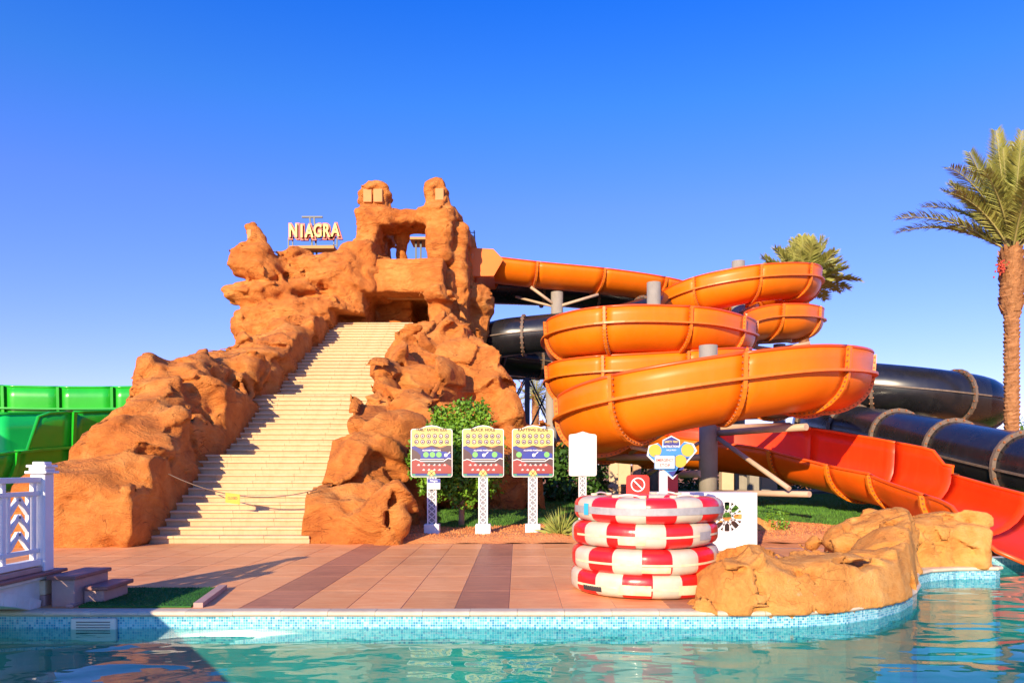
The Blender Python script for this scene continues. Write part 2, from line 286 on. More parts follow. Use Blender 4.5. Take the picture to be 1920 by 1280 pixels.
class MB:
    def __init__(s): s.v = []; s.f = []; s.m = []; s.sm = []
    def add(s, vs, fs, mi=0, smooth=False):
        b = len(s.v); s.v += [tuple(p) for p in vs]
        for f in fs: s.f.append(tuple(i + b for i in f)); s.m.append(mi); s.sm.append(smooth)
        return s
    def box(s, lo, hi, mi=0):
        x0, y0, z0 = lo; x1, y1, z1 = hi
        return s.add([(x0,y0,z0),(x1,y0,z0),(x1,y1,z0),(x0,y1,z0),(x0,y0,z1),(x1,y0,z1),(x1,y1,z1),(x0,y1,z1)],
                     [(0,3,2,1),(4,5,6,7),(0,1,5,4),(1,2,6,5),(2,3,7,6),(3,0,4,7)], mi)
    def bbox(s, lo, hi, c=0.01, mi=0):
        """box with chamfered edges"""
        bm = bmesh.new(); bmesh.ops.create_cube(bm, size=1)
        for v in bm.verts: v.co = Vector([lo[i] + (v.co[i] + .5) * (hi[i] - lo[i]) for i in range(3)])
        bmesh.ops.bevel(bm, geom=bm.edges[:], offset=c, segments=1, affect='EDGES')
        bm.verts.ensure_lookup_table(); s.add([v.co for v in bm.verts], [[v.index for v in f.verts] for f in bm.faces], mi); bm.free(); return s
    def bar(s, a, b, w, h=None, mi=0, up=(0,0,1)):
        a = Vector(a); b = Vector(b); h = h or w; t = (b - a).normalized(); u = Vector(up)
        if abs(t.dot(u)) > 0.98: u = Vector((0, 1, 0))
        sd = t.cross(u).normalized(); u = sd.cross(t)
        vs = []
        for p in (a, b):
            for (i, j) in ((-1,-1),(1,-1),(1,1),(-1,1)): vs.append(p + sd * i * w / 2 + u * j * h / 2)
        return s.add(vs, [(3,2,1,0),(4,5,6,7),(0,1,5,4),(1,2,6,5),(2,3,7,6),(3,0,4,7)], mi)
    def tube(s, pts, r, n=8, mi=0, cap=True, smooth=True):
        pts = [Vector(p) for p in pts]; rs = r if isinstance(r, (list, tuple)) else [r] * len(pts); vs = []
        ref = None
        for i, p in enumerate(pts):
            t = (pts[min(i+1, len(pts)-1)] - pts[max(i-1, 0)]).normalized()
            if ref is None: ref = Vector((0,0,1)) if abs(t.z) < 0.9 else Vector((1,0,0))
            sd = t.cross(ref).normalized(); u = sd.cross(t); ref = u
            for k in range(n):
                a = 2 * PI * k / n; vs.append(p + (sd * math.cos(a) + u * math.sin(a)) * rs[i])
        fs = []
        for i in range(len(pts) - 1):
            for k in range(n): fs.append((i*n+k, i*n+(k+1)%n, (i+1)*n+(k+1)%n, (i+1)*n+k))
        s.add(vs, fs, mi, smooth)
        if cap:
            b = len(s.v) - len(vs); m = len(pts) - 1
            s.f.append(tuple(b + k for k in reversed(range(n)))); s.m.append(mi); s.sm.append(False)
            s.f.append(tuple(b + m*n + k for k in range(n))); s.m.append(mi); s.sm.append(False)
        return s
    def cyl(s, a, b, r, n=16, mi=0): return s.tube([a, b], r, n, mi)
    def prism(s, pts, y0, y1, mi=0):
        """polygon in XZ pushed from y0 (front) to y1"""
        n = len(pts); vs = [(x, y0, z) for x, z in pts] + [(x, y1, z) for x, z in pts]
        return s.add(vs, [tuple(range(n)), tuple(reversed(range(n, 2*n)))] + [(i, i+n, (i+1)%n+n, (i+1)%n) for i in range(n)], mi)
    def flat(s, pts, y, mi=0): return s.add([(x, y, z) for x, z in pts], [tuple(range(len(pts)))], mi)
    def zprism(s, pts, z0, z1, mi=0):
        n = len(pts); vs = [(x, y, z0) for x, y in pts] + [(x, y, z1) for x, y in pts]
        return s.add(vs, [tuple(reversed(range(n))), tuple(range(n, 2*n))] + [(i, (i+1)%n, (i+1)%n+n, i+n) for i in range(n)], mi)
    def mesh(s, name, mats, org=(0,0,0)):
        me = bpy.data.meshes.new(name); ox, oy, oz = org
        me.from_pydata([(x-ox, y-oy, z-oz) for x, y, z in s.v], [], s.f)
        for m in (mats if isinstance(mats, (list, tuple)) else [mats]): me.materials.append(MATS[m])
        me.polygons.foreach_set('material_index', s.m); me.polygons.foreach_set('use_smooth', s.sm); me.update(); return me
    def build(s, name, mats, parent=None, org=None, local=False):
        """vertices are in world coordinates unless local; a part hangs under its thing"""
        if parent is not None:
            o0 = Vector((0,0,0)) if local else ORG[parent.name]
            o = bpy.data.objects.new(name, s.mesh(name, mats, o0)); COL.objects.link(o); o.parent = parent; ORG[o.name] = o0
        else:
            o0 = Vector(org) if org is not None else Vector((0,0,0))
            o = bpy.data.objects.new(name, s.mesh(name, mats, (0,0,0) if local else o0)); COL.objects.link(o); o.location = o0; ORG[o.name] = Vector((0,0,0)) if local else o0
        return o
def child(name, me, parent, loc=(0,0,0), rot=None):
    o = bpy.data.objects.new(name, me); COL.objects.link(o); o.parent = parent; o.location = loc
    if rot: o.rotation_euler = rot
    ORG[o.name] = Vector((0,0,0)); return o
def np_mesh(name, V, Q, mats, smooth=True, mi=None):
    me = bpy.data.meshes.new(name); V = np.asarray(V, np.float32); Q = np.asarray(Q, np.int32); k = Q.shape[1]
    me.vertices.add(len(V)); me.vertices.foreach_set('co', V.ravel()); me.loops.add(Q.size); me.loops.foreach_set('vertex_index', Q.ravel())
    me.polygons.add(len(Q)); me.polygons.foreach_set('loop_start', np.arange(0, Q.size, k, dtype=np.int32))
    for m in (mats if isinstance(mats, (list, tuple)) else [mats]): me.materials.append(MATS[m])
    me.polygons.foreach_set('use_smooth', np.full(len(Q), smooth))
    if mi is not None: me.polygons.foreach_set('material_index', np.asarray(mi, np.int32))
    me.update(calc_edges=True); me.validate(); return me

_txt = {}
def text_geo(body, size, bold=0.0, spacing=1.0):
    key = (body, size, bold, spacing)
    if key not in _txt:
        cu = bpy.data.curves.new('t', 'FONT'); cu.body = body; cu.size = size; cu.align_x = 'CENTER'; cu.align_y = 'CENTER'; cu.offset = bold; cu.space_character = spacing; cu.resolution_u = 3
        o = bpy.data.objects.new('t', cu); COL.objects.link(o); dg = bpy.context.evaluated_depsgraph_get()
        me = o.evaluated_get(dg).to_mesh(); _txt[key] = ([tuple(v.co) for v in me.vertices], [tuple(p.vertices) for p in me.polygons])
        o.evaluated_get(dg).to_mesh_clear(); bpy.data.objects.remove(o); bpy.data.curves.remove(cu)
    return _txt[key]
def put_text(mb, body, x, z, y, size, mi=0, bold=0.0, spacing=1.0, width=None):
    vs, fs = text_geo(body, size, bold, spacing)
    if not vs: return
    sx = 1.0
    if width: w = max(v[0] for v in vs) - min(v[0] for v in vs); sx = width / w
    mb.add([(x + v[0] * sx, y, z + v[1]) for v in vs], fs, mi)

# ---------------------------------------------------------------- solid noise and carved rock
_T = rng.random((64, 64, 64)).astype(np.float32)
def vnoise(x, y, z, seed=0.0):
    x = x + seed * 7.31; y = y + seed * 3.17; z = z + seed * 5.53
    xi = np.floor(x).astype(np.int32); yi = np.floor(y).astype(np.int32); zi = np.floor(z).astype(np.int32)
    fx = (x - xi).astype(np.float32); fy = (y - yi).astype(np.float32); fz = (z - zi).astype(np.float32)
    fx = fx*fx*(3-2*fx); fy = fy*fy*(3-2*fy); fz = fz*fz*(3-2*fz)
    a = xi & 63; b = (xi+1) & 63; c = yi & 63; d = (yi+1) & 63; e = zi & 63; f = (zi+1) & 63
    v = (_T[a,c,e]*(1-fx)+_T[b,c,e]*fx)*(1-fy) + (_T[a,d,e]*(1-fx)+_T[b,d,e]*fx)*fy
    w = (_T[a,c,f]*(1-fx)+_T[b,c,f]*fx)*(1-fy) + (_T[a,d,f]*(1-fx)+_T[b,d,f]*fx)*fy
    return (v*(1-fz)+w*fz)*2-1

class Rock:
    """a block of space in which rounded masses are merged like clay, then skinned"""
    def __init__(s, lo, hi, h, warp=(0.28, 1.5, 0.09, 0.45), seed=1.0):
        s.lo = np.array(lo, float); s.h = h
        n = np.ceil((np.array(hi) - s.lo) / h).astype(int) + 1
        ax = [s.lo[i] + np.arange(n[i]) * h for i in range(3)]
        s.X0, s.Y0, s.Z0 = [g.astype(np.float32) for g in np.meshgrid(*ax, indexing='ij')]
        A, a, B, b = warp
        X, Y, Z = s.X0, s.Y0, s.Z0
        s.X = X + A*vnoise(X/a, Y/a, Z/a, seed) + B*vnoise(X/b, Y/b, Z/b, seed+1)
        s.Y = Y + A*vnoise(X/a, Y/a, Z/a, seed+2) + B*vnoise(X/b, Y/b, Z/b, seed+3)
        s.Z = Z + A*.7*vnoise(X/a, Y/a, Z/a, seed+4) + B*vnoise(X/b, Y/b, Z/b, seed+5)
        s.F = np.full(X.shape, 1.5, np.float32); s.n = n; s.seed = seed
    def _sl(s, lo, hi, m=1.2):
        a = np.clip(np.floor((np.array(lo) - m - s.lo) / s.h).astype(int), 0, s.n); b = np.clip(np.ceil((np.array(hi) + m - s.lo) / s.h).astype(int), 0, s.n)
        return tuple(slice(a[i], b[i]) for i in range(3))
    def _put(s, sl, D, k, sub):
        A = s.F[sl]
        if A.size == 0: return
        if sub:
            D = -D; h = np.clip(.5 - .5*(D-A)/k, 0, 1); s.F[sl] = A*h + D*(1-h) + k*h*(1-h)
        else:
            h = np.clip(.5 + .5*(D-A)/k, 0, 1); s.F[sl] = D*(1-h) + A*h - k*h*(1-h)
    def ell(s, c, r, k=.3, rz=0.0, sub=False):
        c = np.array(c, float); r = np.array(r, float); m = max(r); sl = s._sl(c-m, c+m)
        x = s.X[sl]-c[0]; y = s.Y[sl]-c[1]; z = s.Z[sl]-c[2]
        if rz: x, y = x*math.cos(rz)+y*math.sin(rz), -x*math.sin(rz)+y*math.cos(rz)
        q = np.sqrt((x/r[0])**2+(y/r[1])**2+(z/r[2])**2); s._put(sl, ((q-1)*min(r)).astype(np.float32), k, sub)
    def cap(s, a, b, ra, rb, k=.3, sub=False):
        a = np.array(a, float); b = np.array(b, float); m = max(ra, rb); sl = s._sl(np.minimum(a,b)-m, np.maximum(a,b)+m)
        x = s.X[sl]-a[0]; y = s.Y[sl]-a[1]; z = s.Z[sl]-a[2]; d = b-a; t = np.clip((x*d[0]+y*d[1]+z*d[2])/(d@d), 0, 1)
        q = np.sqrt((x-t*d[0])**2+(y-t*d[1])**2+(z-t*d[2])**2)-(ra+(rb-ra)*t); s._put(sl, q.astype(np.float32), k, sub)
    def box(s, lo, hi, rnd=.25, k=.3, sub=False, raw=False):
        lo = np.array(lo, float); hi = np.array(hi, float); sl = s._sl(lo, hi); c = (lo+hi)/2; e = (hi-lo)/2-rnd
        X, Y, Z = (s.X0, s.Y0, s.Z0) if raw else (s.X, s.Y, s.Z)
        x = np.abs(X[sl]-c[0])-e[0]; y = np.abs(Y[sl]-c[1])-e[1]; z = np.abs(Z[sl]-c[2])-e[2]
        q = np.sqrt(np.maximum(x,0)**2+np.maximum(y,0)**2+np.maximum(z,0)**2)+np.minimum(np.maximum(x,np.maximum(y,z)),0)-rnd; s._put(sl, q.astype(np.float32), k, sub)
    def relief(s, lump=.10, ls=.9, ridge=.10, rs=1.3, strata=.05, sf=2.6, pit=.03, facet=0.0, fc=1.2):
        X, Y, Z = s.X0, s.Y0, s.Z0; sd = s.seed
        m = np.abs(s.F) < 0.55; x, y, z = X[m], Y[m], Z[m]
        q = lump*vnoise(x/ls, y/ls, z/ls, sd+10)
        if facet > 0:        # broad chipped faces: every cell of a jittered grid tilts its own way
            wx = x/fc + .35*vnoise(x/fc*1.3, y/fc*1.3, z/fc*1.3, sd+20); wy = y/fc + .35*vnoise(x/fc*1.3, y/fc*1.3, z/fc*1.3, sd+21); wz = z/fc*1.15 + .3*vnoise(x/fc*1.3, y/fc*1.3, z/fc*1.3, sd+22)
            bx_, by_, bz_ = np.floor(wx).astype(np.int32), np.floor(wy).astype(np.int32), np.floor(wz).astype(np.int32)
            best = np.full(x.shape, 9., np.float32); val = np.zeros(x.shape, np.float32); o_ = int(sd*5)
            for i in (-1,0,1):
                for j in (-1,0,1):
                    for k in (-1,0,1):
                        ci, cj, ck = (bx_+i+o_)&63, (by_+j)&63, (bz_+k)&63
                        dx = wx-(bx_+i+_T[ci,cj,ck]); dy = wy-(by_+j+_T[cj,ck,ci]); dz = wz-(bz_+k+_T[ck,ci,cj]); d2 = dx*dx+dy*dy+dz*dz
                        u = d2 < best; best = np.where(u, d2, best)
                        val = np.where(u, dx*(_T[(ci+7)&63,cj,ck]*2-1)+dy*(_T[ci,(cj+7)&63,ck]*2-1)+dz*(_T[ci,cj,(ck+7)&63]*2-1)+.25*(_T[(ci+3)&63,(cj+5)&63,ck]-.5), val)
            q = q + facet*fc*val
        rd = 1-np.abs(vnoise(x/rs, y/rs, z/(rs*.7), sd+11)); q += ridge*(.5-rd**3)
        w = z*sf + 3.0*vnoise(x*.45, y*.45, z*.45, sd+12) + .8*vnoise(x*1.5, y*1.5, z*1.5, sd+13)
        g = np.abs((w-np.floor(w))-.5)*2; gate = np.clip(.5+1.4*vnoise(x*.45, y*.45, z*.6, sd+14), 0, 1)
        q += strata*gate*(g**3)
        q += pit*vnoise(x/.22, y/.22, z/.16, sd+15) - ridge*.12 - strata*.15
        s.F[m] += q
    def mesh(s, name, mats, org):
        F = s.F; n = s.n; F[0]=F[-1]=1; F[:,0]=1; F[:,-1]=1; F[:,:,0]=1; F[:,:,-1]=1
        ins = F < 0; cs = np.zeros(tuple(n-1), np.int8); C = [(i,j,k) for i in (0,1) for j in (0,1) for k in (0,1)]
        for (i,j,k) in C: cs += ins[i:n[0]-1+i, j:n[1]-1+j, k:n[2]-1+k]
        act = (cs > 0) & (cs < 8); ci = np.argwhere(act); idx = np.full(act.shape, -1, np.int32); idx[act] = np.arange(len(ci))
        acc = np.zeros((len(ci),3)); cnt = np.zeros(len(ci))
        for a in C:
            for ax in range(3):
                if a[ax]: continue
                b = list(a); b[ax] = 1
                fa = F[ci[:,0]+a[0], ci[:,1]+a[1], ci[:,2]+a[2]]; fb = F[ci[:,0]+b[0], ci[:,1]+b[1], ci[:,2]+b[2]]
                m = (fa < 0) != (fb < 0); t = fa[m]/(fa[m]-fb[m]); p = np.tile(np.array(a, float), (m.sum(),1)); p[:,ax] = t; acc[m] += p; cnt[m] += 1
        V = (ci + acc/cnt[:,None])*s.h + s.lo - np.array(org)
        Q = []
        for ax in range(3):
            u, v = (ax+1)%3, (ax+2)%3
            s0 = [slice(None)]*3; s1 = [slice(None)]*3; s0[ax] = slice(0,-1); s1[ax] = slice(1,None)
            e0 = ins[tuple(s0)]; e1 = ins[tuple(s1)]; P = np.argwhere(e0 != e1)
            P = P[(P[:,u]>0)&(P[:,v]>0)&(P[:,u]<n[u]-1)&(P[:,v]<n[v]-1)]
            def cell(du, dv):
                q = P.copy(); q[:,u] += du; q[:,v] += dv; return idx[q[:,0], q[:,1], q[:,2]]
            q = np.stack([cell(-1,-1), cell(0,-1), cell(0,0), cell(-1,0)], 1)
            fl = ~e0[P[:,0],P[:,1],P[:,2]]; q[fl] = q[fl][:,::-1]; Q.append(q)
        Q = np.concatenate(Q); Q = Q[(Q >= 0).all(1)]
        return np_mesh(name, V, Q, mats, True)

# ================================================================ SETTING
GZ = -0.03
g = MB(); g.add([(-1500,15.0,GZ),(1500,15.0,GZ),(1500,3000,GZ),(-1500,3000,GZ)], [(0,1,2,3)])
g.add([(5.9,11.75,GZ),(7.66,11.82,GZ),(7.66,15.0,GZ),(5.9,15.0,GZ)], [(0,1,2,3)]).add([(7.66,13.32,GZ),(60,13.32,GZ),(60,15.0,GZ),(7.66,15.0,GZ)], [(0,1,2,3)]).add([(15.0,-6,GZ),(60,-6,GZ),(60,13.32,GZ),(15.0,13.32,GZ)], [(0,1,2,3)])
struct(g.build('ground', 'soil'))

# pool outline (shore line seen from above), left to right
shore = [(-14.0,8.18),(2.2,8.18),(2.7,8.19),(3.2,8.26),(3.7,8.42),(4.2,8.7),(4.65,9.08),(5.05,9.55),(5.4,10.1),(5.65,10.65),(5.95,11.15),(6.35,11.5),(6.85,11.68),(7.5,11.72),(7.62,11.8),(7.66,13.3),(15.0,13.3)]
WZ = -0.19
w = MB(); fl = MB()
ring = [(-14.0,-6.0)] + [(x, y-0.0) for x, y in shore] + [(15.0,-6.0)]
w.add([(x, y+0.05, WZ) for x, y in ring], [tuple(reversed(range(len(ring))))])
wo = struct(w.build('water', 'water'))
fl.add([(x, y+0.3, -1.5) for x, y in ring], [tuple(reversed(range(len(ring))))]); 
struct(fl.build('pool_floor', 'pool_floor'))
# wall of the pool with its mosaic
def wall_mesh(pts, z0, z1, name, matname):
    me = bpy.data.meshes.new(name); V = []; Fc = []; UV = []; L = 0
    for i, (x, y) in enumerate(pts):
        if i: L += math.dist(pts[i-1], pts[i])
        V += [(x, y, z0), (x, y, z1)]; UV += [(L, 0), (L, z1-z0)]
    for i in range(len(pts)-1): Fc.append((2*i, 2*i+2, 2*i+3, 2*i+1))
    me.from_pydata(V, [], Fc); uv = me.uv_layers.new(name='uv')
    for p in me.polygons:
        for li in p.loop_indices: uv.data[li].uv = UV[me.loops[li].vertex_index]
    me.materials.append(MATS[matname]); o = bpy.data.objects.new(name, me); COL.objects.link(o); return o
dense = []
for i in range(len(shore)-1):
    a, b = shore[i], shore[i+1]; dense.append(a)
dense.append(shore[-1])
struct(wall_mesh(dense, -0.36, -0.055, 'pool_wall', 'mosaic'))
struct(wall_mesh([(x, y+.004) for x, y in dense], -1.5, -0.355, 'pool_wall', 'pool_floor'))
sidew = MB(); sidew.add([(-14,8.2,-1.5),(-14,-6,-1.5),(-14,-6,0),(-14,8.2,0)], [(0,1,2,3)]).add([(15,-6,-1.5),(15,13.4,-1.5),(15,13.4,0),(15,-6,0)], [(0,1,2,3)]).add([(-14,-6,-1.5),(15,-6,-1.5),(15,-6,0),(-14,-6,0)], [(0,1,2,3)])
struct(sidew.build('pool_side_wall', 'pool_floor'))
ns = MB(); ns.box((-30,-30,-0.3),(30,-6.01,-0.02)); struct(ns.build('near_terrace', 'tile_pink'))

# deck of large tiles
deck = MB(); pts = [(-9.8,15.16),(-9.8,8.25)] + [(x, y+0.1) for x, y in shore[1:12]] + [(6.4,14.4),(3.2,14.6),(2.0,15.16)]
deck.zprism([(x,y) for x,y in pts], -0.3, -0.006)
pd = struct(deck.build('pool_deck', 'grout'))
TW, TD = 0.603, 1.2
tile_a = MB().bbox((0.003,0.003,-0.02),(TW-0.003,TD-0.003,0.0), 0.003).mesh('tile', 'tile_pink')
tile_b = MB().bbox((0.003,0.003,-0.02),(TW-0.003,TD-0.003,0.0), 0.003).mesh('tile', 'tile_dark')
def shore_y(x):
    for (a, b) in zip(shore, shore[1:]):
        if a[0] <= x <= b[0]: return a[1] + (b[1]-a[1])*(x-a[0])/max(1e-6, b[0]-a[0])
    return 8.18
for c in range(-16, 10):
    x = -0.10 + c*TW; dark = (c % 4 == 3) and c > -6
    y = 8.30
    while y < 15.1:
        if x > 2.2:
            if y < max(shore_y(x), shore_y(x+TW)) + 0.1 or y + TD > 14.45: y += TD; continue
        if y + TD > 15.2:
            key = 'cut_b' if dark else 'cut_a'
            if key not in _txt: _txt[key] = MB().bbox((0.003,0.003,-0.02),(TW-0.003,15.16-y,0.0), 0.003).mesh('tile', 'tile_dark' if dark else 'tile_pink')
            me = _txt[key]
        else: me = tile_b if dark else tile_a
        child('tile', me, pd, (x, y, 0)); y += TD
# soft pink paving further left and right
pv = MB(); pv.box((-30,8.2,-0.3),(-9.81,22,-0.012)); struct(pv.build('side_paving', 'tile_pink'))
# coping stones along the straight and the bend
CL = 0.517; cop_r = struct(bpy.data.objects.new('coping', None)); COL.objects.link(cop_r); ORG['coping'] = Vector((0,0,0))
def coping_mesh(L):
    prof = [(0.13,-0.06),(0.0,-0.06),(-0.035,-0.05),(-0.05,-0.03),(-0.045,-0.012),(-0.028,-0.001),(0.0,0.004),(0.13,0.004)]
    n = len(prof); vs = [(0.002, y, z) for y, z in prof] + [(L-0.002, y, z) for y, z in prof]
    return MB().add(vs, [tuple(reversed(range(n))), tuple(range(n, 2*n))] + [(i, (i+1)%n, (i+1)%n+n, i+n) for i in range(n)]).mesh('coping_stone', 'coping')
cme = coping_mesh(CL); x = -9.83
while x < 2.1:
    child('coping_stone', cme, cop_r, (x, 8.18+random.uniform(-.003,.003), random.uniform(-.002,.002))); x += CL
for a, b in zip(shore[1:-1], shore[2:]):
    L = math.dist(a, b)
    if L > 1: L = 0.6
    child('coping_stone', coping_mesh(L), cop_r, (a[0], a[1], 0), (0,0,math.atan2(b[1]-a[1], b[0]-a[0])))

# lawn mounds and beds
def sheet(name, x0, x1, y0, y1, nx, ny, fn, mt, smooth=True):
    xs = np.linspace(x0,x1,nx); ys = np.linspace(y0,y1,ny); Xg, Yg = np.meshgrid(xs, ys, indexing='ij'); Zg = fn(Xg, Yg)
    V = np.stack([Xg,Yg,Zg],-1).reshape(-1,3); i = np.arange(nx*ny).reshape(nx,ny)
    Q = np.stack([i[:-1,:-1],i[1:,:-1],i[1:,1:],i[:-1,1:]],-1).reshape(-1,4)
    me = np_mesh(name, V, Q, mt, smooth); o = bpy.data.objects.new(name, me); COL.objects.link(o); return o
def bed_h(X, Y):
    return 0.05 + 0.10*vnoise(X*.5, Y*.5, X*0, 3) + 0.025*vnoise(X*3, Y*3, X*0, 4) + np.clip((Y-15.2)*.035, 0, .25) - 0.10*np.clip(15.6-Y, 0, .4)/.4
struct(sheet('planting_bed', -5.0, 16.0, 15.18, 19.5, 160, 50, bed_h, 'soil'))
def bed2_h(X, Y): return 0.0 + 0.03*vnoise(X*1.5, Y*1.5, X*0, 5) + 0.02*vnoise(X*5, Y*5, X*0, 6) - 0.05*np.clip(14.9-Y,0,.5)
struct(sheet('planting_bed', 2.1, 12.0, 14.45, 15.6, 90, 14, bed2_h, 'soil'))
def lawn_edge(X): return 17.3 + 0.5*np.sin(X*0.9+0.5) + 0.35*np.sin(X*2.3)
def lawn_h(X, Y):
    e = lawn_edge(X); t = np.clip((Y-e)/1.6, -1, 1)
    return 0.06 + 0.30*np.clip(t,-.6,1) + 0.05*vnoise(X*.6, Y*.6, X*0, 7) - 0.3*(t<-.5)
struct(sheet('lawn', -2.2, 14.0, 16.6, 40, 150, 150, lawn_h, 'lawn'))
def blades(name, n, fx, mt, hgt, wid, org=(0,0,0)):
    P = fx(n); n = len(P); a = rng.uniform(0, 2*PI, n); h = hgt*rng.uniform(.6,1.3,n); ln = rng.normal(0,.35,(n,2))*h[:,None]
    dx = np.stack([np.cos(a)*wid, np.sin(a)*wid, a*0], 1); top = P + np.stack([ln[:,0], ln[:,1], h], 1)
    V = np.stack([P-dx, P+dx, top], 1).reshape(-1,3) - np.array(org); Q = np.arange(3*n).reshape(n,3)
    o = bpy.data.objects.new(name, np_mesh(name, V, Q, mt, False)); COL.objects.link(o); o.location = org; return o
def lawn_pts(n):
    X = rng.uniform(-2.0, 13.5, n); Y = 16.8 + 14*rng.random(n)**1.7; Z = lawn_h(X, Y); m = Y > lawn_edge(X)-.25
    return np.stack([X,Y,Z-.01],1)[m]
gr = blades('grass', 90000, lawn_pts, 'grass', 0.07, 0.006); gr['kind'] = 'stuff'; gr['label'] = 'short green lawn grass below the slides'; 
def litter_pts(n):
    X = rng.uniform(-4.0, 9, n); Y = rng.uniform(15.4, 18, n); return np.stack([X, Y, bed_h(X, Y)], 1)
lt = blades('bed_litter', 9000, litter_pts, 'soil', 0.03, 0.012); lt['kind'] = 'stuff'; lt['label'] = 'dry litter scattered on the reddish soil'

# ================================================================ ROCK MOUNTAIN
D0, TR, RISE, LAND = 15.2, 0.28, 0.154, 0.70
steps = []          # (y of nose, z of tread, depth of tread)
y = D0; z = 0.0
for fgt in range(4):
    for k in range(12):
        z += RISE; dep = TR if k < 11 else TR + LAND
        steps.append((y, z, dep)); y += dep
def stair_z(yy):
    zz = 0
    for (a, b, c) in steps:
        if yy >= a: zz = b
    return zz
TOPY = y
mtn = thing('rock_mountain', 'orange sculpted rock mountain with pale staircase climbing to an open look-out tower', 'rock', (-6, 24, 0))
# --- left flank
rk = Rock((-11.2,14.3,-0.4), (-6.7,32.2,9.9), 0.075, (0.34,1.7,0.10,0.5), 1.0)
prof = [(15.0,1.25,1.5),(16.0,1.5,1.7),(17.0,2.2,2.45),(18.0,2.6,3.1),(19.0,3.1,3.75),(20.0,3.55,4.3),(21.2,4.05,4.6),(22.5,4.65,4.75),(24.0,5.3,5.2),(25.5,5.9,5.6),(27.0,6.5,6.3),(28.5,7.1,7.0),(30.0,7.8,7.8),(31.3,8.3,8.4)]
for i, (yy, zi, zo) in enumerate(prof):
    j = 0.22*math.sin(i*2.3)
    rk.box((-8.7,yy-.75,-1),(-7.45+.12*math.sin(i*1.7),yy+.75,zi), .32, .35)
    rk.box((-9.85+j+.02*i,yy-.8,-1),(-8.2,yy+.8,zo), .4, .45)
for (px, py, d, r) in ((345,700,20.5,(.9,.8,.45)),(300,720,19.6,(.6,.7,.7)),(430,690,22.5,(1.0,.9,.35)),(480,688,22.3,(.42,.5,.42)),(350,805,17.6,(.45,.45,.4)),(270,880,15.6,(.9,.7,.45)),(180,900,15.4,(.8,.7,.5)),
                       (240,960,14.95,(.5,.4,.5)),(150,960,15.2,(.55,.5,.6)),(300,905,15.3,(.35,.4,.35)),(395,735,19.5,(.5,.6,.4)),(560,640,26,(.5,.7,.35)),(600,615,28,(.5,.7,.4)),(640,575,30.6,(.45,.6,.5)),(520,665,24.4,(.4,.6,.35)),(235,815,17,(.6,.7,.5))):
    rk.ell(at(px,py,d), r, .3)
for (px, py, d, r) in ((330,900,15.6,(.25,.6,.5)),(455,730,21.2,(.3,.5,.35)),(405,770,18.9,(.3,.5,.4)),(555,665,25.2,(.25,.4,.3)),(415,715,20.2,(.28,.5,.12))):
    rk.ell(at(px,py,d), r, .25, sub=True)
rk.box((-7.42,14,-1),(-4,33,12), .05, .08, sub=True)
rk.relief(.07,.9,.09,1.5,.06,2.6,.03,.22,1.1)
rk.F = np.maximum(rk.F, rk.X0+7.47+.07*vnoise(rk.X0*2,rk.Y0*2,rk.Z0*2,3)).astype(np.float32)
me = rk.mesh('rock_wall', 'rock', ORG['rock_mountain'])
lw = child('rock_wall', me, mtn); lw['label'] = 'ribbed rock wall along the left of the stairs'
del rk
# --- right flank
rk = Rock((-5.1,14.5,-0.4), (1.6,32.2,9.6), 0.08, (0.34,1.6,0.12,0.55), 5.0)
blk = [((-4.75,14.95,-1),(-2.45,17.0,1.05)),((-4.75,15.6,-1),(-2.7,18.6,1.25)),((-4.7,17.2,-1),(-2.9,19.4,2.1)),((-4.35,18.6,-1),(-2.6,21.2,2.9)),((-4.3,20.6,-1),(-2.3,23.2,3.7)),((-4.3,22.6,-1),(-2.0,25.2,4.6)),((-4.3,24.6,-1),(-2.2,27.2,5.2)),((-4.2,26.6,-1),(-2.4,29.5,6.2)),((-4.3,28.5,-1),(-2.4,31.8,6.9))]
for lo, hi in blk: rk.box(lo, hi, .35, .35)
LUMPS = ((655,965,16.0,(.95,.7,.6)),(650,880,17.8,(.55,.6,.55)),(705,880,18.0,(.6,.7,.5)),(690,800,20.4,(.6,.9,.8)),(725,740,22.4,(.55,.8,.8)),(750,690,24.5,(.6,.9,.7)),(785,668,27,(.5,.8,.5)),(795,645,29.3,(.42,.6,.7)),(600,975,15.6,(.3,.35,.6)),(585,1000,15.35,(.28,.3,.3)),
                       (800,745,23.5,(.9,.8,1.0)),(870,745,25.5,(1.5,1.3,2.0)),(900,795,25.5,(1.2,1.3,1.9)),(850,700,27.5,(1.3,1.2,1.6)),(892,725,27.0,(.85,1.0,1.25)),(930,805,25.0,(.75,1.0,1.5)),(945,865,24.0,(.7,.9,1.4)),(900,880,22.5,(1.4,1.2,1.5)),(840,860,21.5,(1.2,1.0,1.7)),
                       (930,900,20.8,(.85,.8,1.1)),(965,905,20.6,(.45,.6,.85)),(835,640,29.8,(.7,.6,.8)),(797,628,30.3,(.38,.42,.42)),(1000,818,25.0,(.5,.4,.18)))
for (px, py, d, r) in LUMPS:
    rk.ell(at(px,py,d), r, .3)
for (px, py, d, r) in ((770,765,22.0,(.35,.7,.45)),(760,720,22.8,(.22,.6,.5)),(800,800,21.5,(.5,.8,.6)),(765,950,17.6,(.55,1.1,.75)),(715,865,17.3,(.22,.4,.3)),(740,880,17.6,(.3,.6,.3)),(820,960,18.0,(.7,1.0,.5))):
    rk.ell(at(px,py,d), r, .22, sub=True)
rk.box((-8,14,-1),(-4.47,33,12), .05, .08, sub=True)
rk.relief(.07,.9,.10,1.9,.02,2.4,.03,.34,1.25)
rk.F = np.maximum(rk.F, -(rk.X0+4.42)+.07*vnoise(rk.X0*2,rk.Y0*2,rk.Z0*2,3)).astype(np.float32)
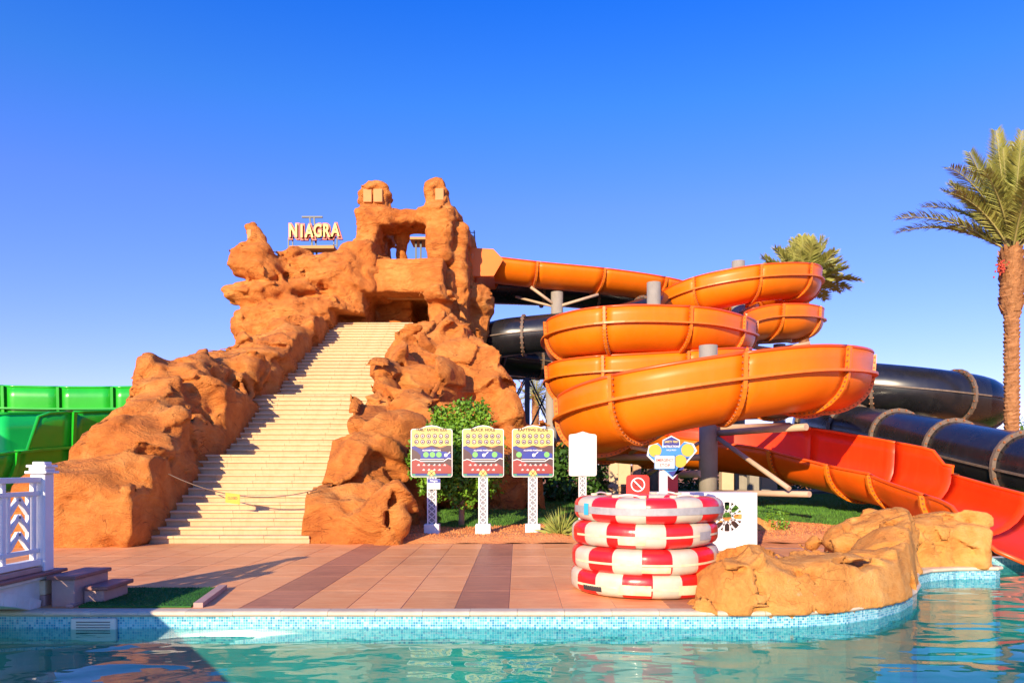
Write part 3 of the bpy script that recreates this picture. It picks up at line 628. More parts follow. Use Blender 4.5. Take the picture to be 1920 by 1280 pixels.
me = rk.mesh('rock_wall', 'rock', ORG['rock_mountain'])
rw = child('rock_wall', me, mtn); rw['label'] = 'faceted rock slope along the right of the stairs'
del rk
# --- tower with its loggia and the figure-like pinnacle on the left
rk = Rock((-12.4,28.2,-0.4), (-0.6,36.6,14.3), 0.075, (0.09,1.3,0.05,0.4), 9.0)
TD_ = 31.4
def T(px, py, d=TD_): return at(px, py, d)
def tbox(x0, y0, x1, y1, d0, d1, rnd=.25, k=.25, sub=False, dref=TD_):
    a = at(x0, y1, dref); b = at(x1, y0, dref); rk.box((a.x, d0, a.z), (b.x, d1, b.z), rnd, k, sub)
rk.box((-7.2,32.6,-1),(-2.2,36,7.3), .3, .3)
tbox(668,385,736,500,31.0,32.8,.35,.3)                      # left pillar
rk.ell(T(699,367,31.8),(.76,.64,.60),.2); rk.cap(T(700,380,31.8),T(700,410,31.8),.60,.72,.2)
tbox(797,385,850,490,31.0,32.8,.35,.3); rk.ell(T(845,430,32.5),(.5,.6,.9),.3)
rk.ell(T(819,362,31.8),(.53,.55,.54),.2); rk.ell(T(822,343,31.8),(.24,.28,.22),.15); rk.cap(T(820,372,31.8),T(822,400,31.8),.42,.62,.2)
rk.cap(T(728,405,31.5),T(765,408,31.5),.34,.27,.25); rk.cap(T(765,408,31.5),T(802,402,31.5),.27,.36,.25)
tbox(690,398,850,418,31.6,35.2,.15,.2)                      # roof
tbox(695,415,722,500,33.6,35.0,.15,.1,False,33.6)                       # back of the loggia
PARA = (at(664,548,30.6), at(834,483,30.6))
tbox(670,505,850,547,31.2,35.2,.15,.2)
rk.cap(T(657,522,30.6),T(660,598,30.5),.55,.30,.12); rk.ell(T(655,535,30.4),(.58,.5,.5),.12)
tbox(684,560,702,640,31.8,33.5,.2,.2)
tbox(700,545,770,640,33.4,34.0,.1,.15)
rk.ell(T(822,553,30.4),(.68,.6,.30),.08); rk.cap(T(825,572,30.9),T(834,660,30.4),.42,.62,.2); rk.ell(T(845,640,30.2),(.5,.5,.7),.25)
rk.box((-3.0,31.6,-1),(-2.15,35.8,T(860,407).z), .35, .2); rk.box((-2.9,33.0,-1),(-1.95,36.0,T(880,415).z), .4, .2)
rk.ell(T(893,558,33.2),(.55,.6,.62),.25); rk.ell(T(905,572,33.6),(.5,.6,.75),.25); rk.ell(T(893,625,33.6),(.5,.7,1.0),.35)
rk.ell(T(735,608,32.2),(.55,.4,.28),.15)
# pinnacle and wing
wd = 29.6
def Wp(px, py, d=wd): return at(px, py, d)
rk.cap(Wp(482,455),Wp(470,430),.33,.27,.12); rk.ell(Wp(482,480),(.72,.65,.52),.15); rk.ell(Wp(462,500),(.62,.6,.42),.12); rk.ell(Wp(490,505),(.72,.7,.55),.15); rk.ell(Wp(452,478),(.36,.4,.3),.12); rk.ell(Wp(505,520),(.5,.6,.3),.12)
rk.ell(Wp(476,550),(1.08,.85,.44),.10); rk.ell(Wp(440,552),(.42,.5,.3),.1); rk.ell(Wp(520,545),(.7,.6,.35),.2)
rk.box((Wp(450,0).x,28.9,-1),(Wp(555,0).x,30.8,Wp(0,575).z),.5,.3); rk.ell(Wp(478,610),(.85,.7,.7),.25); rk.ell(Wp(520,590),(.8,.7,.5),.25)
rk.box((Wp(505,0).x,29.9,-1),(Wp(600,0).x,32.0,Wp(0,482).z),.35,.35); rk.box((Wp(580,0).x,30.0,-1),(Wp(660,0).x,32.4,Wp(0,468).z),.35,.4); rk.box((Wp(625,0).x,30.3,-1),(Wp(700,0).x,33,Wp(0,440).z),.35,.45)
rk.ell(Wp(555,482,30.6),(.7,.6,.4),.3); rk.ell(Wp(570,540,29.9),(.55,.5,.28),.2); rk.ell(Wp(610,510,30.0),(.9,.4,.5),.3); rk.ell(Wp(560,600,29.3),(.9,.7,.9),.3); rk.ell(Wp(615,590,29.8),(.8,.6,.6),.3)
rk.ell(Wp(533,515,29.7),(.3,.35,.18),.1,0,True); rk.ell(Wp(600,535,29.6),(.35,.4,.16),.12,0,True); rk.ell(Wp(452,522,28.9),(.25,.35,.12),.1,0,True)
def cut(x0, y0, x1, y1, d0, d1, dref=TD_, rnd=.12):
    a = at(x0, y1, dref); b = at(x1, y0, dref); rk.box((a.x, d0, a.z), (b.x, d1, b.z), rnd, .1, True)
cut(705,417,797,484,30.2,33.1,31.0)                         # window of the loggia
cut(729,420,808,500,32.9,38.0,33.2)
rk.cap(T(753,412,33.0),T(752,505,33.0),.20,.26,.08); rk.ell(T(749,447,33.0),(.30,.30,.3),.08)
rk.box((T(690,0,31.4).x,28.5,steps[-1][1]-.05),(-4.02,33.4,T(0,549,30.6).z-.03), .15, .08, sub=True)         # entrance under the parapet
rk.box((-7.2,33.4,6.5),(-2.2,36.2,9.3), .1, .15)
cut(770,560,803,640,31.0,35.6,33.4,.05)                                     # doorway
rk.ell(T(735,612,32.4),(.6,.4,.3),.15)
for (x0, y0, x1, y1) in ((679,352,719,381),(813,350,835,378)):
    a = at(x0,y1,31.3); b = at(x1,y0,31.3); rk.box((a.x,30.2,a.z),(b.x,31.42,b.z),.04,.06,True,True)
rk.relief(.04,.6,.05,1.1,.08,2.8,.03,.13,.8)
q = np.maximum(np.maximum(np.abs(rk.X0+5.9)-1.46, rk.Y0-31.35), rk.Z0-7.72) + .06*vnoise(rk.X0*2,rk.Y0*2,rk.Z0*2,3)     # keep the top flight clear
rk.F = np.maximum(rk.F, -q).astype(np.float32)
me = rk.mesh('tower', 'rock', ORG['rock_mountain'])
tw = child('tower', me, mtn); tw['label'] = 'look-out tower with open window loggia and knobbed pinnacles'
del rk
rk = Rock((PARA[0].x-.4,30.1,PARA[0].z-.4),(PARA[1].x+.4,32.0,PARA[1].z+.4),.045,(.07,1.2,.035,.35),21.0)
rk.box((PARA[0].x,30.45,PARA[0].z),(PARA[1].x,31.7,PARA[1].z),.13,.05)
for (f0, am, ph) in ((.27,.10,0.0),(.70,.12,1.3)):       # two wavy carved cracks
    for k in range(30):
        u0, u1 = .06+.86*k/30, .06+.86*(k+1)/30; g0 = lambda u: PARA[0].z+(PARA[1].z-PARA[0].z)*(1-f0)+am*math.sin(u*13+ph)*math.sin(u*5+ph)
        rk.cap((PARA[0].x+(PARA[1].x-PARA[0].x)*u0,30.43,g0(u0)),(PARA[0].x+(PARA[1].x-PARA[0].x)*u1,30.43,g0(u1)),.045,.045,.02,True)
rk.relief(.035,.7,.03,1.1,.0,2.6,.012)
pp = child('parapet', rk.mesh('parapet','rock',ORG['rock_mountain']), mtn)
del rk
# pale stone panels let into the knobs
for (x0, y0, x1, y1, d) in ((681,354,697,379,31.34),(700,354,717,379,31.34),(816,353,832,376,31.34)):
    a = at(x0,y1,d); b = at(x1,y0,d); MB().bbox((a.x,d-.02,a.z),(b.x,d+.4,b.z),.02).build('stone_panel','pale_panel',mtn)
a = at(463,448,29.25); b = at(471,430,29.25); MB().bbox((a.x,29.25,a.z),(b.x,29.6,b.z),.02).build('stone_panel','pale_panel',mtn)
mb = MB(); a = T(697,560,32.0); b = T(797,549,32.0); mb.bbox((a.x,31.95,a.z),(b.x,32.25,b.z),.02); mb.build('lintel','pale_panel',mtn)
mb = MB(); mb.box((-7.0,31.0,steps[-1][1]-.2),(-2.4,36,steps[-1][1]-.004)); mb.build('landing','step_stone',mtn)
# --- staircase, one object per step
st = MB(); v = [(D0+.05,-.2)]
for (yy, zz, dep) in steps: v += [(yy+.05, zz-.06), (yy+dep+.05, zz-.06)]
v += [(v[-1][0], -.2)]
n = len(v); st.add([(-7.9,a,b) for a,b in v]+[(-4.3,a,b) for a,b in v], [tuple(reversed(range(n))), tuple(range(n,2*n))]+[(i,(i+1)%n,(i+1)%n+n,i+n) for i in range(n)])
stc = st.build('staircase','step_riser',mtn)
def step_mesh(dep):
    m = MB(); x = -1.9; k = 0
    ws = [0.92,0.94,0.9,0.92]
    for wv in ws:
        m.bbox((x+.002,-.035,-.05),(x+wv-.002,dep+.05,0.0),.006,0); m.box((x+.002,0.0,-RISE+.001),(x+wv-.002,.05,-.051),1); x += wv
    return m.mesh('step',['step_stone','step_riser'])
sm, lm = step_mesh(TR), step_mesh(TR+LAND)
for (yy, zz, dep) in steps:
    o = child('step', lm if dep > .5 else sm, stc, Vector((-6.0+random.uniform(-.08,.0),yy,zz)) - ORG['rock_mountain'])

# ================================================================ SLIDES
def crom(P, step):
    """Catmull-Rom through control rows, resampled evenly; columns beyond xyz ride along"""
    P = np.array(P, float); out = []
    E = np.vstack([2*P[0]-P[1], P, 2*P[-1]-P[-2]])
    for i in range(1, len(E)-2):
        p0, p1, p2, p3 = E[i-1], E[i], E[i+1], E[i+2]
        for t in np.linspace(0,1,24,endpoint=False):
            q = .5*((2*p1)+(-p0+p2)*t+(2*p0-5*p1+4*p2-p3)*t*t+(-p0+3*p1-3*p2+p3)*t**3); q[3:] = p1[3:]*(1-t)+p2[3:]*t; out.append(q)
    out.append(E[-2]); out = np.array(out)
    s = np.concatenate([[0], np.cumsum(np.linalg.norm(np.diff(out[:,:3],axis=0),axis=1))]); m = int(round(s[-1]/step))
    u = np.linspace(0, s[-1], m+1); return np.stack([np.interp(u, s, out[:,c]) for c in range(out.shape[1])], 1)
def frames(Q, sm=2):
    T_ = np.gradient(Q[:,:3],axis=0); T_[:,2] *= .0
    T_ /= np.linalg.norm(T_,axis=1)[:,None]
    for _ in range(sm): T_[1:-1] = (T_[:-2]+T_[1:-1]*2+T_[2:])/4; T_ /= np.linalg.norm(T_,axis=1)[:,None]
    side = np.stack([T_[:,1], -T_[:,0], T_[:,0]*0],1)     # to the right of travel
    return T_, side

def open_flume(root, ctrl, RAD, sec, mats, step=0.32, deep=1.0, thick=0.05, lip=0.15, bolts=True, rim_mat=2, floor_r=None):
    """ctrl rows: x y z of the left-hand flange line, left wall extension, right wall extension, cut of both walls (0..1)"""
    Q = crom(ctrl, step); T_, S_ = frames(Q); NA = 14
    per = max(2, int(round(sec/step)))
    def section(i, off=0.0):
        x, y, z, el, er, cut = Q[i]; pr = []
        a0 = PI*(1.0 - .49*cut); a1 = PI*(.49*cut)
        if el > .02 and cut < .02: pr += [(-RAD-.06*el-off, el), (-RAD-.03*el-off, el*.5)]
        for k in range(NA+1):
            a = a0+(a1-a0)*k/NA; pr.append(((RAD+off)*math.cos(a), -(RAD*deep+off)*math.sin(a)))
        if er > .02 and cut < .02: pr += [(RAD+.03*er+off, er*.5), (RAD+.06*er+off, er)]
        c = Vector((x,y,z)) + Vector(S_[i])*RAD
        return [c + Vector(S_[i])*p + Vector((0,0,q)) for p, q in pr]
    def keyof(i): return (Q[i][3] > .02 and Q[i][5] < .02, Q[i][4] > .02 and Q[i][5] < .02)
    i = 0; N = len(Q)-1; secs = []
    while i < N:
        j = min(N, i+per)
        for q in range(i+1, j+1):
            if keyof(q) != keyof(i) and q-i >= 1: j = q; break
        secs.append((i, j)); i = j
    for (i, j) in secs:
        m = MB(); rng_i = list(range(i, j+1))
        ky = keyof(i)
        outer = [section(q, thick) if keyof(q) == ky else None for q in rng_i]; inner = [section(q, 0) if keyof(q) == ky else None for q in rng_i]
        if outer[-1] is None:      # profile changes at this joint: repeat this section's own profile
            sv = Q[j].copy(); Q[j][3:] = Q[j-1][3:]; outer[-1] = section(j, thick); inner[-1] = section(j, 0); Q[j] = sv
        n = len(outer[0])
        for a in range(len(rng_i)-1):
            for k in range(n-1):
                m.add([outer[a][k], outer[a][k+1], outer[a+1][k+1], outer[a+1][k]], [(0,1,2,3)], 0, True)
                m.add([inner[a][k], inner[a+1][k], inner[a+1][k+1], inner[a][k+1]], [(0,1,2,3)], 1, True)
            for k in (0, n-1): m.add([outer[a][k], outer[a+1][k], inner[a+1][k], inner[a][k]], [(0,1,2,3) if k else (3,2,1,0)], 0)
        for a in (0, len(rng_i)-1):
            for k in range(n-1): m.add([outer[a][k], outer[a][k+1], inner[a][k+1], inner[a][k]], [(0,1,2,3)], 0)
        # weld for smooth shading
        me = m.mesh('flume_section', mats, ORG[root.name]); bm = bmesh.new(); bm.from_mesh(me); bmesh.ops.remove_doubles(bm, verts=bm.verts, dist=1e-4); bmesh.ops.recalc_face_normals(bm, faces=bm.faces); bm.to_mesh(me); bm.free()
        so = child('flume_section', me, root); ORG[so.name] = ORG[root.name]
        # rims along the top edges
        for k in (0, n-1): MB().tube([outer[a][k]*.5+inner[a][k]*.5 for a in range(len(rng_i))], 0.045, 6).build('rim', mats[rim_mat], so)
        # flange line half way up the tall outer wall
        for sgn, col in ((-1, 3), (1, 4)):
            lp = MB()
            if Q[i][col] > .02 and Q[i][5] < .02:
                prev = None
                for q in rng_i:
                    c = Vector(Q[q][:3]) + Vector(S_[q])*RAD + Vector(S_[q])*sgn*(RAD+thick-.005); o_ = Vector(S_[q])*sgn*lip
                    cur = [c+Vector((0,0,.035)), c+o_+Vector((0,0,.03)), c+o_+Vector((0,0,-.03)), c+Vector((0,0,-.035))]
                    if prev: lp.add(prev+cur, [(0,1,5,4),(1,2,6,5),(2,3,7,6)], 0)
                    prev = cur
            if lp.v:
                me = lp.mesh('flange', mats[3], ORG[root.name]); bm = bmesh.new(); bm.from_mesh(me); bmesh.ops.remove_doubles(bm, verts=bm.verts, dist=1e-4); bmesh.ops.recalc_face_normals(bm, faces=bm.faces); bm.to_mesh(me); bm.free()
                fo = child('flange', me, so); ORG[fo.name] = ORG[root.name]
        # collar at the joint
        if i > 0 or True:
            t = Vector(T_[i]); A = section(i, thick-.004); B = section(i, thick+.10); cm = MB(); bt = MB()
            w2 = t*.045
            for k in range(len(A)-1):
                cm.add([A[k]-w2, A[k+1]-w2, B[k+1]-w2, B[k]-w2, A[k]+w2, A[k+1]+w2, B[k+1]+w2, B[k]+w2], [(0,1,2,3),(7,6,5,4),(3,2,6,7),(0,4,5,1)], 0)
                if bolts:
                    for f in (.25,.75):
                        p = (A[k]*.45+B[k]*.55)*(1-f)+(A[k+1]*.45+B[k+1]*.55)*f
                        bt.bar(p-t*.075, p+t*.075, .035)
            cm.build('joint_collar', mats[3], so)
            if bt.v: bt.build('bolts', mats[4], so)['kind'] = 'stuff'
    return Q, T_, S_

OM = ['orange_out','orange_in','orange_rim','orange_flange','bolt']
orange = thing('water_slide', 'bright orange open raft slide winding down in stacked coils from tower to pool', 'water slide', (5.1,20,0))
E_ = .54
oc = [(-2.3,35.2,10.95,0,0,0),(0.5,35.6,10.72,0,0,0),(3.5,36.2,10.58,0,0,0),(6.4,37.6,10.52,0,0,0),(8.4,39.6,10.5,0,0,0),(10.8,40.5,10.48,.3,0,0),(13.3,39.6,10.45,E_,0,0),(14.7,37.0,10.42,E_,0,0),(13.6,34.3,10.25,E_,0,0),(10.6,32.95,9.85,E_,0,0),(7.9,33.9,9.5,E_,0,0),(6.85,36.6,9.25,E_,0,0),(8.0,39.4,9.05,E_,0,0),
      (10.8,40.5,8.9,E_,0,0),(13.6,39.4,8.75,E_,0,0),(14.85,36.6,8.6,E_,0,0),(13.3,34.2,8.38,E_,0,0),(11.3,33.2,8.15,E_,0,0),(9.9,32.4,7.7,E_,0,0),(9.4,31.0,7.2,E_,0,0),(9.15,28.9,6.6,E_,0,0),(8.2,26.9,6.36,E_,0,0),(6.6,25.3,6.32,E_,0,0),(5.0,24.7,6.3,E_,0,0),(3.4,24.6,6.28,E_,0,0),(2.0,25.2,6.24,E_,0,0),(1.1,26.7,6.18,E_,0,0),(1.3,29.0,6.05,E_,0,0),
      (3.0,31.2,5.9,E_,0,0),(5.6,31.8,5.75,E_,0,0),(8.0,30.4,5.6,E_,0,0),(8.7,28.0,5.4,E_,0,0),(7.2,26.0,5.1,E_,0,0),(5.4,25.5,4.9,E_,0,0),(3.8,25.4,4.8,E_,0,0),(2.6,25.7,4.77,E_,0,0),(1.45,26.7,4.74,E_,0,0),(1.15,28.4,4.66,E_,0,0),(2.0,30.4,4.5,E_,0,0),(4.4,31.4,4.4,E_,0,0),(7.2,30.0,4.25,E_,0,0),(9.0,27.0,4.1,E_,0,0),(9.6,23.4,3.98,E_,0,0),(9.25,19.9,3.92,E_,0,0),
      (8.3,17.9,3.82,E_,0,0),(6.65,16.5,3.68,E_,0,0),(4.9,16.0,3.45,E_,0,0),(3.25,16.0,3.2,E_,0,0),(2.1,16.6,3.02,E_,0,0),(1.35,17.8,2.87,E_,0,0),(1.1,19.6,2.74,E_,0,0),(1.7,22.2,2.58,E_,0,0),(3.8,24.0,2.45,E_,0,0),(6.3,24.0,2.3,E_,0,0),(8.4,22.6,2.05,.7,0,0),(9.6,20.6,1.7,.65,0,0),(10.2,18.5,1.42,.55,0,0),(10.35,17.9,1.36,0,0,0),(10.32,16.2,1.12,0,0,0),(10.2,14.3,.9,0,0,0),(10.12,13.6,.85,0,0,.05),(10.02,13.0,.8,0,0,.35),(9.92,12.45,.72,0,0,.9)]
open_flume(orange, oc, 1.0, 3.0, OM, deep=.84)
for o in list(orange.children):       # the low run-out sections get a redder outer colour
    if o.name.startswith('flume_section') and max(v.co.z for v in o.data.vertices) < 3.0 and min(v.co.y for v in o.data.vertices) + 20 < 24.5 and min(v.co.z for v in o.data.vertices) < 1.35: o.data.materials[0] = MATS['orange_low']
# entry box at the tower
eb = MB(); a = at(888,519,33.2); b = at(926,468,33.2)
eb.prism([(a.x-.5,a.z),(b.x,a.z+.02),(b.x+.42,a.z+.75),(b.x-.02,b.z),(a.x-.5,b.z+.08)],33.1,33.2); eb.prism([(a.x-.5,a.z),(b.x,a.z+.02),(b.x+.42,a.z+.75),(b.x-.02,b.z),(a.x-.5,b.z+.08)],35.5,35.6); eb.box((a.x-.5,33.2,a.z-.02),(b.x,35.5,a.z+.06))
eb.build('entry_box','orange_out',orange)

def closed_tube(root, ctrl, RAD, sec, mats, step=0.35, n=24):
    Q = crom(ctrl, step); T_, S_ = frames(Q, 3); per = int(round(sec/step)); N = len(Q)-1; i = 0
    UP = Vector((0,0,1))
    def ring(q, r): return [Vector(Q[q][:3]) + (Vector(S_[q])*math.cos(2*PI*k/n) + UP*math.sin(2*PI*k/n))*r for k in range(n)]
    while i < N:
        j = min(N, i+per) if N-(i+per) > 2 else N; m = MB()
        vs = []; fs = []
        for a, q in enumerate(range(i, j+1)):
            vs += ring(q, RAD)
            if q > i:
                for k in range(n): fs.append(((a-1)*n+k, (a-1)*n+(k+1)%n, a*n+(k+1)%n, a*n+k))
        m.add(vs, [f[::-1] for f in fs], 0, True); so = m.build('tube_section', mats[0], root)
        cm = MB(); bt = MB(); A = ring(i, RAD-.01); B = ring(i, RAD+.10); t = Vector(T_[i]); w2 = t*.05
        for k in range(n):
            l = (k+1)%n
            cm.add([A[k]-w2,A[l]-w2,B[l]-w2,B[k]-w2,A[k]+w2,A[l]+w2,B[l]+w2,B[k]+w2],[(0,1,2,3),(7,6,5,4),(3,2,6,7)],0)
            p = A[k]*.4+B[k]*.6; bt.bar(p-t*.08,p+t*.08,.045)
        cm.build('joint_collar', mats[1], so); bt.build('bolts', mats[2], so)['kind'] = 'stuff'
        for s in (-1, 1):
            prev = None; sm_ = MB()
            for q in range(i, j+1):
                c = Vector(Q[q][:3]) + Vector(S_[q])*s*(RAD-.01); o_ = Vector(S_[q])*s*.07; cur = [c+UP*.025, c+o_+UP*.025, c+o_-UP*.025, c-UP*.025]
                if prev: sm_.add(prev+cur, [(0,1,5,4),(1,2,6,5),(2,3,7,6)])
                prev = cur
            sm_.build('seam', mats[1], so)
        i = j
black = thing('water_slide', 'black enclosed tube slide with bolted joints running behind the orange coils', 'water slide', (12,25,0))
bc = [(-1.6,36.6,10.35),(1.5,36.9,10.3),(4.2,37.3,10.15),(6.2,36.9,9.7),(6.6,35.5,9.0),(5.6,34.4,8.4),(4.0,34.0,7.9),(2.2,33.9,7.65),(.5,34.0,7.5),(-.75,34.3,7.4),(-1.75,35.7,7.3),(-1.4,38.2,7.15),(1.5,39.8,7.0),(5,39.6,6.6),(7.4,36.5,6.1),(8.6,32.5,5.5),(10.4,28.9,4.85),(12.7,26.8,4.4),(15.0,26.2,4.05),(16.9,27.1,3.85),(17.5,29.6,3.65),(16.0,32.2,3.5),(13.6,32.6,3.4),(12.0,30.2,3.25),(11.8,27.5,2.95),(12.0,24.4,2.55),(12.4,18.5,1.55),(12.6,14.0,.95),(12.7,9.5,.55)]
closed_tube(black, bc, .86, 2.9, ['black_out','black_flange','bolt'])

GM = ['green_out','green_in','green_out','green_out','green_out']
green = thing('water_slide', 'wide green open raft slide emerging from behind the left rock wall', 'water slide', (-13,20,0))
gc = [(-8.6,24.5,2.75,.95,.95,0),(-10.0,22.4,2.42,.95,.95,0),(-11.0,20.6,2.18,.92,.95,0),(-11.9,18.6,1.98,.9,.95,0),(-12.0,18.2,1.93,0,.95,0),(-12.6,16.6,1.72,0,1.0,0),(-13.4,14.6,1.5,0,1.0,0)]
open_flume(green, gc, 1.45, 1.35, GM, step=.3, deep=.75, lip=.16, bolts=False)
gb = [(-26.0,26.0,3.6,.8,.8,0),(-21.0,26.6,3.65,.8,.8,0),(-17.5,27.4,3.65,.8,.8,0),(-14.5,28.2,3.75,.8,.8,0),(-12.0,28.6,3.9,.8,.8,0),(-9.5,28.8,4.1,.8,.8,0)]
green2 = thing('water_slide', 'far green slide channel seen edge-on behind the near green one', 'water slide', (-14,28,0))
open_flume(green2, [(r[0],r[1]+2.0,r[2],.8,.8,0) for r in gb], 1.0, 1.9, GM, step=.35, deep=.75, bolts=False)
for k, (x, y, h) in enumerate(((-11.7,21.2,1.1),(-13.2,18.4,.75),(-10.3,24.2,1.4))):
    mb = MB(); mb.cyl((x,y,-.05),(x,y,h),.11,12); mb.bar((x,y,h-.1),(x+.55,y+.2,h+.5),.1); mb.bar((x,y,h-.1),(x-.55,y+.2,h+.5),.1)
    tag(mb.build('slide_support','column_grey',None,(x,y,0)),('grey forked post under the green slide close to the rock','grey forked post under the green slide behind the white railing','grey forked post under the green slide hidden behind the rock')[k],'post','posts under the green slide')

# columns and steel arms
def column(x, y, top, r, label, arms=(), braces=()):
    t = thing('support_column', label, 'column', (x,y,0), 'columns carrying the slides')
    m = MB(); m.cyl((x,y,-.1),(x,y,top),r,24); m.build('shaft','column_grey',t)
    m = MB(); m.cyl((x,y,-.05),(x,y,.10),r*1.5,16); m.build('base','column_grey',t)
    for (a, b, w_) in arms: MB().cyl(a, b, w_, 12).build('arm','steel_beige',t)
    for (a, b, w_) in braces: MB().cyl(a, b, w_, 10).build('brace','steel_beige',t)
    return t
column(5.1,20.0,at(1333,648,20).z,.245,'nearest thick grey column rising inside the lowest orange coil',
       [((5.3,20,at(0,812,20).z),at(1512,800,17.4),.085),((4.9,20,at(0,857,20).z),at(1137,857,20.6),.09),((5.2,19.8,at(0,925,19).z),at(1518,926,17.0),.07),((5.2,20.3,at(0,802,20).z),at(1480,797,23),.09),((4.9,19.9,at(0,888,20).z),at(1262,889,21.5),.10)],
       [(at(1345,820,19.9),at(1480,916,17.3),.06),(at(1300,860,20.2),at(1185,838,18.0),.05),(at(1180,850,20.4),at(1300,780,19.0),.05),(at(1310,830,20),at(1190,905,22),.05)])
column(5.15,28.3,at(1216,530,28.3).z,.26,'grey column rising through the middle orange coil',
       [((5.15,28.3,5.6),(5.0,25.6,5.45),.08),((5.15,28.3,5.5),(2.6,28.0,5.2),.08),((5.15,28.3,3.9),(3.2,26.3,3.85),.08)])
column(10.8,36.6,at(1378,490,36.6).z,.32,'grey column topping out above the highest orange coil', [((10.8,36.6,9.0),(10.9,34.0,8.85),.09),((10.8,36.6,7.6),(12.9,35.2,7.45),.09)])
column(12.4,35.4,7.3,.28,'short grey column under the second orange coil on the right', [((12.4,35.4,7.1),(13.7,35.0,7.3),.1),((12.4,35.4,7.0),(11.0,34.9,7.1),.1)])
column(1.82,34.7,at(1045,548,34.7).z,.28,'grey column below the straight orange run beside the tower',
       [],[(at(1045,575,34.6),at(995,538,34.4),.07),(at(1045,575,34.6),at(1122,552,34.6),.07),((1.82,34.7,8.9),(-.1,35.6,9.6),.06)])
column(1.25,28.0,4.4,.21,'slim grey column at the left end of the lower orange coil', [((1.25,28,4.2),(2.4,27.3,4.0),.07)])
column(1.75,29.6,4.6,.21,'shaded grey column just behind the slim left one')
column(14.9,27.6,2.9,.26,'grey column under the black tube on the right', [((14.9,27.6,2.8),(14.8,26.5,3.0),.08)])

# lattice tower behind the rock slope
lt = thing('lattice_tower', 'dark steel lattice stair frame seen behind the right rock slope', 'steel frame', (0,44,0))
xs = (-1.2, 0.55, 2.2)
for x in xs:
    for y in (43.2, 45.6): MB().bar((x,y,0),(x,y,7.4),.28).build('upright','steel_dark',lt)
for y in (43.2, 45.6):
    for z in (3.4, 6.9):
        MB().bar((xs[0]-.6,y,z),(xs[-1]+.3,y,z),.16,.2).build('beam','steel_dark',lt)
    for x0, x1 in zip(xs, xs[1:]):
        for (z0, z1) in ((0,3.4),(3.4,6.9)):
            MB().bar((x0,y,z0),(x1,y,z1),.09).build('cross_brace','steel_dark',lt); MB().bar((x0,y,z1),(x1,y,z0),.09).build('cross_brace','steel_dark',lt)
MB().box((-2.2,43,7.3),(2.6,46,7.45)).build('platform','steel_dark',lt)

# service ladder on the tower and the roof seen through the loggia
ld = thing('roof_ladder', 'dark steel ladder on the right shoulder of the tower', 'ladder', tuple(at(888,450,35.2)))
for x in (884, 892): MB().bar(at(x,468,35.2),at(x-3,432,35.2),.05).build('rail','steel_dark',ld)
for k in range(5): MB().bar(at(882,464-k*7,35.2),at(891,464-k*7,35.2),.035).build('rung','steel_dark',ld)
cn = thing('shade_roof', 'pale flat roof on dark posts seen through the tower window', 'roof', tuple(at(790,470,37)))
a = at(768,458,36.8); b = at(812,444,36.8); MB().box((a.x,36.8,b.z-.12),(b.x,38.2,b.z)).build('roof','pale_panel',cn)
for px in (780,789): MB().bar(at(px,446,37.2),at(px,515,37.2),.09).build('post','steel_dark',cn)

# ================================================================ THINGS ON THE DECK
def rounded(x0, z0, x1, z1, r, n=4, corners=(1,1,1,1)):
    P = []
    for (cx, cz, a0, c) in ((x1-r,z0+r,-PI/2,corners[0]),(x1-r,z1-r,0,corners[1]),(x0+r,z1-r,PI/2,corners[2]),(x0+r,z0+r,PI,corners[3])):
        for k in range(n+1):
            a = a0 + PI/2*k/n; P.append((cx+r*math.cos(a), cz+r*math.sin(a)))
    return P
def disc(x, z, r, n=14): return [(x+r*math.cos(2*PI*k/n), z+r*math.sin(2*PI*k/n)) for k in range(n)]

def lattice_post(t, x, y, z0, z1, w, parent_local=False):
    """white post with a pierced diamond pattern in front of a grey core"""
    h = w/2
    MB().box((x-h+.02,y-.03,z0),(x+h-.02,y+.05,z1)).build('post_core','post_back',t)
    for sx in (-1,1): MB().bbox((x+sx*(h-.012)-.014,y-.05,z0),(x+sx*(h-.012)+.014,y+.06,z1),.004).build('post_rail','white_paint',t)
    z = z0+.02; step = w*.62
    while z + step < z1:
        for s_ in (-1,1): MB().bar((x-s_*(h-.025),y-.04,z),(x+s_*(h-.025),y-.04,z+step),.018,.016).build('post_lattice','white_paint',t)
        z += step

